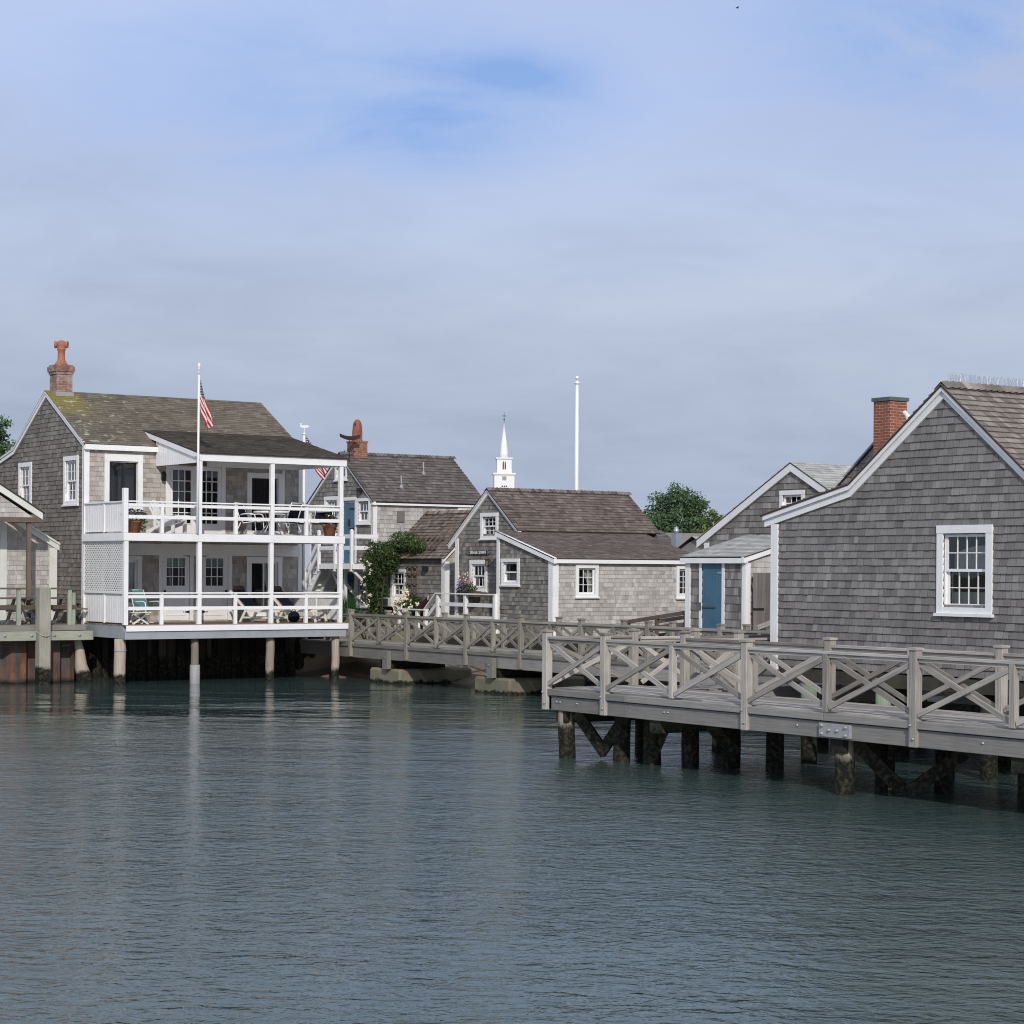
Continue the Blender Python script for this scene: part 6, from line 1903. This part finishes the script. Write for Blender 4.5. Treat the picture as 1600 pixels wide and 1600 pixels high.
c = MB(1861); c.lathe((co.x, co.y, 25.1), [(.95, 0), (.82, 1.0), (0, 7.0)], 8); c.build('spire', M['white'], CH)
c = MB(1862); c.cyl((co.x, co.y, 32.0), (co.x, co.y, 34.0), .05, .04, 6); c.ball((co.x, co.y, 32.6), .14, 8); c.beam(co + Vector((0, 0, 33.3)) - cr * .4, co + Vector((0, 0, 33.3)) + cr * .4, .05, .12); c.build('weathervane', M['black'], CH)
cpl = Pl(co + cf * 1.43, cr, (0, 0, 1), cf); cpl2 = Pl(co + cf * 1.96, cr, (0, 0, 1), cf)
c = MB(1863)
for s_ in (-1, 1): c.prism(cpl, [(s_ * .2 - .13, 22.8), (s_ * .2 + .13, 22.8), (s_ * .2 + .13, 24.0), (s_ * .12, 24.5), (s_ * .2 - .13, 24.0)], 0, .05)
c.build('louvre_window', M['dgrey'], CH)
c = MB(1864)
for k in range(5): c.board(cpl2, -.4, 20.7 + k * .16, .4, 20.78 + k * .16, 0, .08)
c.build('louvre', M['lead'], CH)
c = MB(1865); c.board(cpl2, -.62, 16.5, .62, 19.2, 0, .05); 
for s_ in (-.4, 0, .4): c.lathe(cpl2.pt(s_, 19.5, .05), [(.15, 0), (.15, .02)], 10, axis=cf)
c.build('window', M['reed'], CH)

def tree(name, label, ctr, rad, base_z, n_cl, n_leaf, size, mat, seed, trunk_r=.3, group=None, cl_r=.3):
    o = thing(name, label, 'tree', (ctr[0], ctr[1], base_z), group)
    c = MB(seed); rr = c.r
    c.cyl((ctr[0], ctr[1], base_z), (ctr[0], ctr[1], ctr[2]), trunk_r, trunk_r * .5, 10)
    f = MB(seed + 1)
    for k in range(n_cl):
        while True:
            p = Vector((rr.uniform(-1, 1), rr.uniform(-1, 1), rr.uniform(-.9, 1)))
            if .35 < p.length < 1: break
        p = p.normalized() * (.35 + .62 * rr.random() ** .45)
        cc = Vector((ctr[0] + p.x * rad[0], ctr[1] + p.y * rad[1], ctr[2] + p.z * rad[2]))
        if k % 3 == 0: c.beam((ctr[0], ctr[1], ctr[2] - rad[2] * .5), cc, trunk_r * .35, trunk_r * .35, w2=trunk_r * .08, h2=trunk_r * .08)
        cs = cl_r * min(rad) * rr.uniform(.65, 1.25); tint = rr.gauss(0, .14)
        for j in range(n_leaf):
            q = Vector((rr.gauss(0, 1), rr.gauss(0, 1), rr.gauss(0, 1))); q = q.normalized() * rr.random() ** .5
            f.leaf(cc + Vector((q.x, q.y, q.z * .8)) * cs, size, 0, min(1, max(0, .45 + tint + rr.gauss(0, .14))), nrm=q + Vector((0, 0, .3)))
    c.build('trunk', M['bark'], o); f.build('crown', mat, o)
    return o
tree('leafy_tree', 'big round dark green tree beyond the cottage roof', (82.3, 101.2, 5.7), (2.25, 2.25, 3.0), 1.3, 180, 120, .2, M['leaf_d'], 1870, cl_r=.25)
tree('leafy_tree', 'lower yellow green tree at the right flank of the big round tree', (82.2, 97.6, 4.9), (1.35, 1.35, 2.2), 1.3, 70, 100, .16, M['leaf_y'], 1875, .15, cl_r=.3)
tree('leafy_tree', 'thin tree top showing over the left slope of the grey gable behind the shed', (85.4, 99.3, 5.6), (1.4, 1.3, 1.5), 1.3, 26, 70, .18, M['leaf_d'], 1880, .12, cl_r=.32)
tree('leafy_tree', 'dark green tree at the left edge behind the big house', (31.9, 87.3, 7.4), (2.0, 2.0, 2.6), 1.3, 120, 110, .18, M['leaf_d'], 1885, .25, cl_r=.26)
tree('leafy_tree', 'small dark tree showing beside the second flagpole under the porch roof', (37.6, 73.6, 4.5), (1.1, 1.1, 1.7), 1.3, 40, 90, .14, M['leaf_d'], 1890, .12, cl_r=.32)
# far roofs
fh = thing('shingled_cottage', 'little pale roofed cottage seen over the lean-to beneath the big tree', 'cottage', (56.5, 66, 1.3))
c = MB(1895); c.prism(PX(54.1), [(63.5, 1.3), (67.2, 1.3), (67.2, 3.9), (65.4, 4.6), (63.5, 3.9)], -5, 0); c.build('wall', M['sh_mid'], fh)
c = MB(1896); slope(c, None, (1, 0, 0), (53.95, 63.2, 3.7), (53.95, 65.4, 4.72), 5.2, .16, (.14, .34), 391, th=.014); slope(c, None, (1, 0, 0), (53.95, 67.4, 3.7), (53.95, 65.4, 4.72), 5.2, .3, (.3, .5), 392); c.build('roof', [M['rf_pale'], M['rf_edge']], fh)
fh = thing('shingled_cottage', 'far grey roof with a shiny metal vent to the right of the cottage roof', 'cottage', (58, 73, 1.3))
c = MB(1897); c.prism(PX(56.0), [(69.5, 1.3), (74.0, 1.3), (74.0, 4.0), (71.8, 5.0), (69.5, 4.0)], -4, 0); c.build('wall', M['teak'], fh)
c = MB(1898); slope(c, None, (1, 0, 0), (55.85, 69.3, 3.9), (55.85, 71.8, 5.1), 1.6, .16, (.14, .34), 393, th=.014); slope(c, None, (1, 0, 0), (55.85, 74.2, 3.9), (55.85, 71.8, 5.1), 1.6, .3, (.3, .5), 394); rfx = c.build('roof', [M['rf_grey'], M['rf_edge']], fh)
c = MB(1899); c.box((54.2, 66.75, 3.9), (54.5, 67.05, 4.85)); c.lathe((54.35, 66.9, 4.85), [(.09, 0), (.09, .04), (.12, .06), (.125, .17), (.085, .2), (.08, .27), (.04, .29), (0, .3)], 16)
vt = thing('roof_vent', 'shiny metal ventilator cowl on a grey stack beside the pale far roof', 'vent', (54.35, 66.9, 3.9)); c.build('cowl', M['steel'], vt)

# gulls
gu = thing('gull', 'grey and white gull perched beside the red brick chimney', 'gull', (35.63, 34.92, 6.4))
c = MB(1905); g0 = Vector((35.6, 34.92, 6.78))
c.lathe(g0 + rt * .1 + Vector((0, 0, -.06)), [(0, 0), (.07, .06), (.12, .16), (.11, .28), (.06, .38), (.05, .43), (.06, .47), (.045, .52), (0, .54)], 12, axis=(-rt * .45 + Vector((0, 0, .6))))
c.build('body', M['gull_w'], gu)
c = MB(1906)
for s_ in (-1, 1): c.ball(g0 + fw * s_ * .09 + rt * .06 + Vector((0, 0, .02)), .1, 10, squash=(1.6, 1.0, .9))
c.build('wing', M['gull_g'], gu)
c = MB(1907); c.lathe(g0 - rt * .26 + Vector((0, 0, .35)), [(.02, 0), (0, .07)], 6, axis=-rt); c.build('beak', M['gold'], gu)
bd = thing('bird', 'tiny dark bird flying high above the tall flagpole', 'bird', (0, 0, 0))
bd.scale = (.5, .5, .5)
bp = fw * 120 + rt * 13.0 + Vector((0, 0, 36.3))
c = MB(1908); c.ball((0, 0, 0), .09, 8, squash=(2.2, 1, .9)); c.build('body', M['black'], bd)
for s_ in (-1, 1):
    c = MB(1909); c.face([(-.1, 0, 0), (.1, 0, 0), (.0, s_ * .3, .12), (-.12, s_ * .28, .1)], None, 0, .5); c.face([(-.1, 0, -.02), (.1, 0, -.02), (.0, s_ * .3, .1), (-.12, s_ * .28, .08)], None, 0, .5); c.build('wing', M['black'], bd)
bd.location = bp
